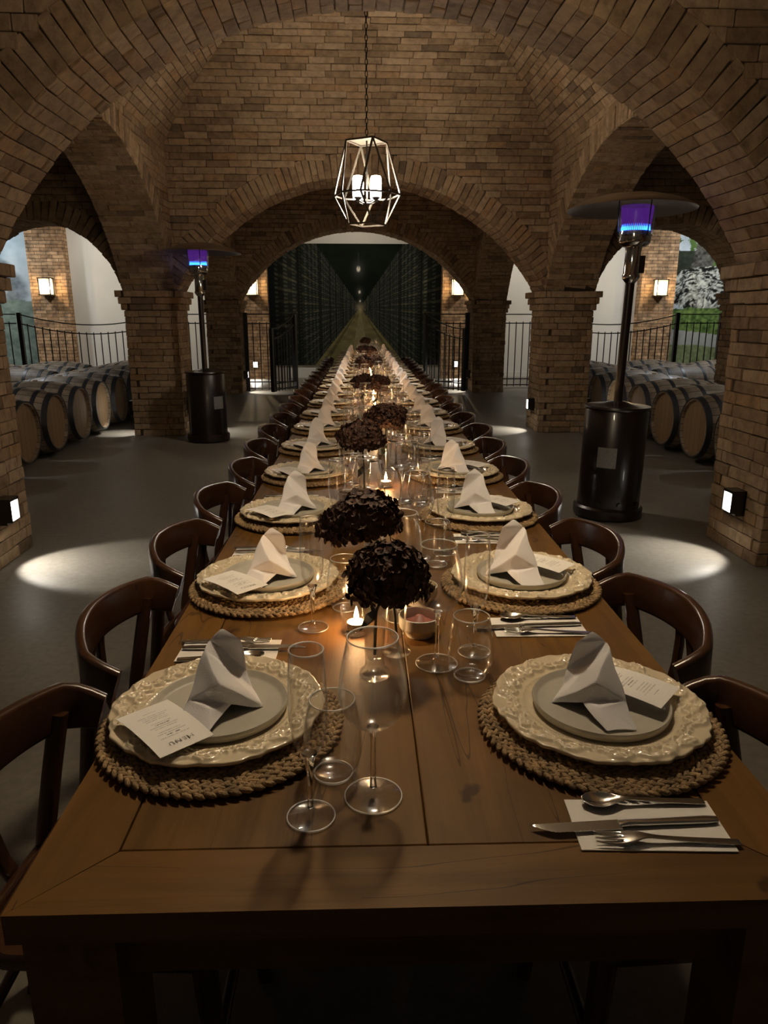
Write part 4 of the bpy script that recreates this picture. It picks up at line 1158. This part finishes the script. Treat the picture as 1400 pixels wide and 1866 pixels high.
# card slightly bowed
cm = MB(); n = 10; vs = []
for k in range(n + 1):
    y = -.0675 + .135 * k / n; z = .004 * (1 - (2 * k / n - 1) ** 2)
    vs += [(-.041, y, z), (.041, y, z)]
cm.add(vs, [(2 * k, 2 * k + 1, 2 * k + 3, 2 * k + 2) for k in range(n)])
CARD = modded(cm.mesh('card'), ('SOLIDIFY', dict(thickness=.0006, offset=1))); CARD.materials.append(M['card'])
fc = bpy.data.curves.new('menu_word', 'FONT'); fc.body = 'MENU'; fc.size = .012; fc.align_x = 'CENTER'; fc.space_character = 1.25
fo = bpy.data.objects.new('menu_word', fc); COL.objects.link(fo)
bpy.context.view_layer.update()
MENU = bpy.data.meshes.new_from_object(fo.evaluated_get(bpy.context.evaluated_depsgraph_get())); bpy.data.objects.remove(fo); bpy.data.curves.remove(fc)
MENU.name = 'menu_word'; MENU.materials.clear(); MENU.materials.append(M['ink'])
PAPER = MB(); PAPER.box((0, 0, .0007), (.093, .186, .0014)); PAPER = PAPER.mesh('paper_napkin'); PAPER.materials.append(M['paper'])

def place(name, me, label, cat, loc, rz, group, parts=None, tilt=None):
    if parts is None:
        o = obj(name, me, None, None, loc, (tilt[0], tilt[1], rz) if tilt else (0, 0, rz)); return tag(o, label, cat, group)
    t = thing(name, label, cat, loc, rz, group)
    if tilt: t.rotation_euler = (tilt[0], tilt[1], rz)
    for p in parts:
        o = obj(p[0], p[1], None, t)
        if len(p) > 3 and p[3]: o['kind'] = p[3]
    return t

for k in range(NP):
    for sx, sd in SIDES:
        J = lambda a: random.uniform(-a, a)
        px, py = TXC + (.294 if sx > 0 else -.300) + J(.003), PY0 + PDY * k + J(.008)
        rz = -TA + (pi / 2 if sx > 0 else -pi / 2)
        f = (-sx, 0); r = (0, sx)
        def L(rr, ff): return (px + f[0] * ff + r[0] * rr, py + f[1] * ff + r[1] * rr)
        who = f'{ORD[k]} {sd} place'
        tz = TZ + .001
        place('placemat', None, f'round braided seagrass placemat at the {who} from the near end', 'placemat', TW(px + (.008 if sx < 0 else -.006), py - .018, tz), J(3.1), 'braided placemats', [('mat_base', mat_base), ('braid', mat_braid, None, 'stuff')])
        place('charger_plate', charger, f'ornate cream charger plate at the {who} from the near end', 'plate', TW(px + J(.003), py + .002, tz + .0145), J(3.1), 'cream charger plates')
        place('dinner_plate', plate, f'plain grey dinner plate at the {who} from the near end', 'plate', TW(px + J(.003), py + .001, tz + .0195), 0, 'grey dinner plates')
        o = place('napkin', nap[sx], f'folded white napkin standing on the {who} from the near end', 'napkin', TW(px + J(.006) + (.0 if sx < 0 else -.012), py + J(.006), tz + .0255), -TA + J(.16), 'folded napkins')
        s_ = random.uniform(.94, 1.06); o.scale = (s_, s_, s_ * random.uniform(.96, 1.05))
        # menu card at the guest's side, resting on the charger rim
        cx, cy = L(.088, -.062) if sx < 0 else L(.030, -.055)
        c = place('menu_card', None, f'printed menu card at the {who} from the near end', 'menu card', TW(cx, cy, tz + .0435), -TA + (rad(221) if sx < 0 else rad(47)) + J(.08), 'menu cards', [('card', CARD)], tilt=(0, 0))
        obj('heading', MENU, None, c.children[0], (0, .046, .0033))
        # cutlery on a folded paper
        cu = -.247; cf = -.030 if sx < 0 else .016; qx, qy = L(cu, cf); pz = tz
        place('paper_napkin', PAPER, f'white paper under the cutlery at the {who} from the near end', 'paper napkin', TW(qx, qy, pz), rz + J(.05), 'cutlery papers')
        pz += .0016
        cr = rz
        x1, y1 = L(cu + .038, cf - .004); place('spoon', SPOON, f'steel spoon at the {who} from the near end', 'spoon', TW(x1, y1, pz), cr + J(.05), 'spoons')
        x1, y1 = L(cu - .004, cf + .026); place('knife', None, f'steel table knife at the {who} from the near end', 'knife', TW(x1, y1, pz), cr + .03 + J(.04), 'knives', [('handle', KH), ('blade', KB)])
        x1, y1 = L(cu - .033, cf - .010); place('fork', FORK, f'steel fork at the {who} from the near end', 'fork', TW(x1, y1, pz), cr - .06 + J(.05), 'forks')
        # glasses
        x1, y1 = L(.235 + J(.008), (.122 if k == 1 and sx < 0 else .157) + J(.006)); place('champagne_flute', None, f'tall champagne flute at the {who} from the near end', 'flute', TW(x1, y1, tz), J(3), 'champagne flutes', FLUTE)
        x1, y1 = L(.195 + J(.005), (.300 if k == 1 and sx < 0 else .237) + J(.004)); place('wine_glass', None, f'large stemmed wine glass at the {who} from the near end', 'wine glass', TW(x1, y1, tz), J(3), 'wine glasses', WINE)
        x1, y1 = L(.143 + J(.004), .182 + J(.004)); place('tumbler', None, f'stemless glass tumbler at the {who} from the near end', 'tumbler', TW(x1, y1, tz), J(3), 'glass tumblers', TUMB)

# ------------------------------------------------------------------ centre of the table: flowers, candles, bowls
def m_bloom(seed, rx, ry, rz):
    r_ = random.Random(seed); mb = MB()
    nfl = 210
    for i in range(nfl):
        zz = 1 - 1.55 * (i + .5) / nfl; ph = i * 2.39996; q = math.sqrt(max(0, 1 - zz * zz))
        nrm = Vector((q * cos(ph), q * sin(ph), zz)); lump = 1 + .13 * sin(2 * ph + seed) * q + .08 * sin(5 * zz + seed * 2 + ph) + r_.uniform(-.13, .10)
        c = Vector((nrm.x * rx, nrm.y * ry, nrm.z * rz)) * lump
        a = nrm.orthogonal().normalized(); b = nrm.cross(a); ro = r_.uniform(0, 1.5)
        tl = Vector((r_.uniform(-.5, .5), r_.uniform(-.5, .5), r_.uniform(-.5, .5)))
        for p in range(4):
            an = ro + p * pi / 2 + r_.uniform(-.2, .2); d = (a * cos(an) + b * sin(an)); e = nrm.cross(d); s = r_.uniform(.011, .0165)
            n2 = (nrm + tl * .6).normalized(); cup = r_.uniform(-.1, .5)
            vs = [c] + [c + d * s * u_ + e * s * v_ + n2 * s * cup * u_ * u_ for u_, v_ in ((.35, .36), (.78, .50), (1.08, .16), (1.08, -.16), (.78, -.50), (.35, -.36))] + [c + d * s * .6 - n2 * s * .12]
            mb.add(vs, [(q, (q + 1) % 7, 7) for q in range(7)])
    core = MB().lathe([(0, -rz * .55), (rx * .5, -rz * .45), (rx * .78, 0), (rx * .55, rz * .55), (0, rz * .78)], 14).mesh('core', 60)
    return mb.mesh('bloom'), core
BL = [m_bloom(1, .066, .062, .064), m_bloom(5, .082, .064, .050), m_bloom(9, .070, .066, .052)]
for b_, c_ in BL: b_.materials.append(M['petal']); c_.materials.append(M['petal'])
vase_me = MB().lathe([(0, 0), (.026, 0), (.028, .004), (.026, .010), (.018, .016), (.0165, .03), (.018, .07), (.0215, .115), (.0245, .14), (.0230, .14), (.0198, .115), (.0160, .07), (.0145, .04), (.012, .034), (0, .033)], 32).mesh('bud_vase', 180)
vase_me.materials.append(M['vaseglass'])
leaf_me = MB().add([(0, 0, 0), (.014, .022, .004), (0, .055, .010), (-.014, .022, .004), (0, .024, -.003)], [(0, 1, 4), (1, 2, 4), (2, 3, 4), (3, 0, 4)]).mesh('leaf'); leaf_me.materials.append(M['leaf'])
VN = 0
def flower(x, y, v, ht, lean, label_b, label_v, sc_=1.):
    tz = TZ + .001
    tag(obj('bud_vase', vase_me, None, None, TW(x, y, tz)), label_v, 'vase', 'glass bud vases')
    t = thing('dried_hydrangea', label_b, 'flower', TW(x, y, tz + .04), -TA + random.uniform(-.4, .4), 'dried hydrangeas')
    top = Vector((lean[0], lean[1], ht - .04))
    b_, c_ = BL[v]
    o = obj('bloom_core', c_, None, t, top); o.scale = (sc_,) * 3; o.rotation_euler = (-lean[1] * 3, lean[0] * 3, 0)
    obj('florets', b_, None, o)['kind'] = 'stuff'
    stem = obj('stem', MB().tube([(0, 0, .0), (lean[0] * .1, lean[1] * .1, .08), (lean[0] * .6, lean[1] * .6, (ht - .04) * .8), top * .96], .0028, 6).mesh('stem', 60), M['leaf'], t)
    for q in range(2): obj('leaf', leaf_me, None, stem, (lean[0] * .3, lean[1] * .3, .09 + .02 * q), (rad(-50 + 30 * q), 0, q * 2.3 + 2.4))

fl_spec = [  # x, y, variant, height, lean
    (.016, 1.165, 0, .178, (.022, .01), 'front dark dried hydrangea bloom on a short stem'), (.058, 1.255, 1, .230, (-.094, .065), 'wide dark dried hydrangea bloom behind the front one'),
    (.000, 2.40, 1, .225, (-.01, .0), 'brown dried hydrangea left of the second cluster'), (.085, 2.80, 2, .235, (.0, .0), 'brown dried hydrangea right of the second cluster'),
    (.085, 4.50, 2, .215, (.0, 0), 'dried hydrangea right of the third cluster'), (.000, 4.74, 1, .20, (-.0, 0), 'dried hydrangea left of the third cluster'),
    (.100, 6.93, 1, .21, (.0, 0), 'dried hydrangea right of the fourth cluster'), (.000, 6.50, 0, .215, (-.0, 0), 'dried hydrangea left of the fourth cluster'),
    (.000, 8.90, 1, .23, (-.0, 0), 'dried hydrangea of the fifth cluster from the near end'), (.085, 8.72, 0, .21, (.0, 0), 'second dried hydrangea of the fifth cluster'),
    (.030, 11.22, 2, .26, (-.0, 0), 'dried hydrangea at the far end of the table')]
for i, (x, y, v, h, l, lb) in enumerate(fl_spec):
    flower(x, y, v, h, l, lb, 'clear glass bud vase holding the ' + lb.replace(' on a short stem', '').replace(' bloom', ''), .92 if i == 0 else 1.0)

def candle(x, y, label, lit=True):
    t = thing('tea_light', label, 'candle', TW(x, y, TZ + .001), 0, 'tea lights in glass cups')
    obj('glass_cup', MB().lathe([(0, 0), (.026, 0), (.030, .004), (.032, .055), (.030, .055), (.028, .008), (0, .007)], 28).mesh('glass_cup', 180), M['glass'], t)
    wax = obj('wax', MB().lathe([(0, .0075), (.019, .0075), (.019, .022), (.004, .0205), (0, .0205)], 20).mesh('wax', 40), M['wax'], t)
    obj('wick', MB().tube([(0, 0, .02), (0, 0, .028)], .0008, 5), M['black'], wax)
    if lit:
        obj('flame', MB().lathe([(0, .024), (.004, .028), (.0052, .034), (.0035, .044), (0, .056)], 10).mesh('flame', 180), M['flame'], wax)
        light('candle_light', 'POINT', TW(x, y, TZ + .045), P_CANDLE, (1, .55, .24), .012)
cy = [(-.018, 1.35, 'front tea light glowing behind the dark hydrangeas'), (.080, 2.64, 'bright tea light left of the fourth right wine glass')]
for i, (x, y) in enumerate([(.070, 3.62), (.075, 4.25), (.078, 4.95), (.070, 5.35), (.078, 5.80), (.075, 6.3), (.070, 7.15), (.078, 7.6), (.078, 8.1), (.070, 8.55), (.075, 9.5), (.070, 10.0), (.070, 10.5), (.078, 11.5), (.070, 12.1), (.07, 12.7)]):
    cy.append((x, y, f'{ORD[i + 2]} tea light along the middle of the table'))
for x, y, lb in cy: candle(x, y, lb)
tag(obj('pillar_candle', MB().lathe([(0, 0), (.021, 0), (.022, .003), (.022, .05), (.018, .053), (0, .052)], 24).mesh('pillar_candle', 40), M['wax'], None, TW(.085, 3.30, TZ + .001)), 'short white unlit candle behind the second hydrangea cluster', 'candle')

def bowl(x, y, label, fill, mat, peak):
    t = thing('dip_bowl', label, 'bowl', TW(x, y, TZ + .001), 0)
    obj('dish', MB().lathe([(0, 0), (.027, 0), (.028, .003), (.032, .010), (.0405, .018), (.042, .024), (.042, .042), (.0395, .0425), (.0385, .024), (.03, .010), (0, .008)], 40).mesh('dish', 35), M['porcelain'], t)
    obj(fill, MB().lathe([(0, .012), (.034, .016), (.0375, .022), (.030, .026), (.014, .027 + peak * .5), (.006, .027 + peak), (0, .028 + peak)], 24).mesh(fill, 60), mat, t)
bowl(.108, 1.335, 'small white bowl of pink dip beside the front vase', 'dip', M['dip'], .014)
bowl(.118, 1.50, 'small white bowl of butter behind the dip bowl', 'butter', M['butter'], .004)
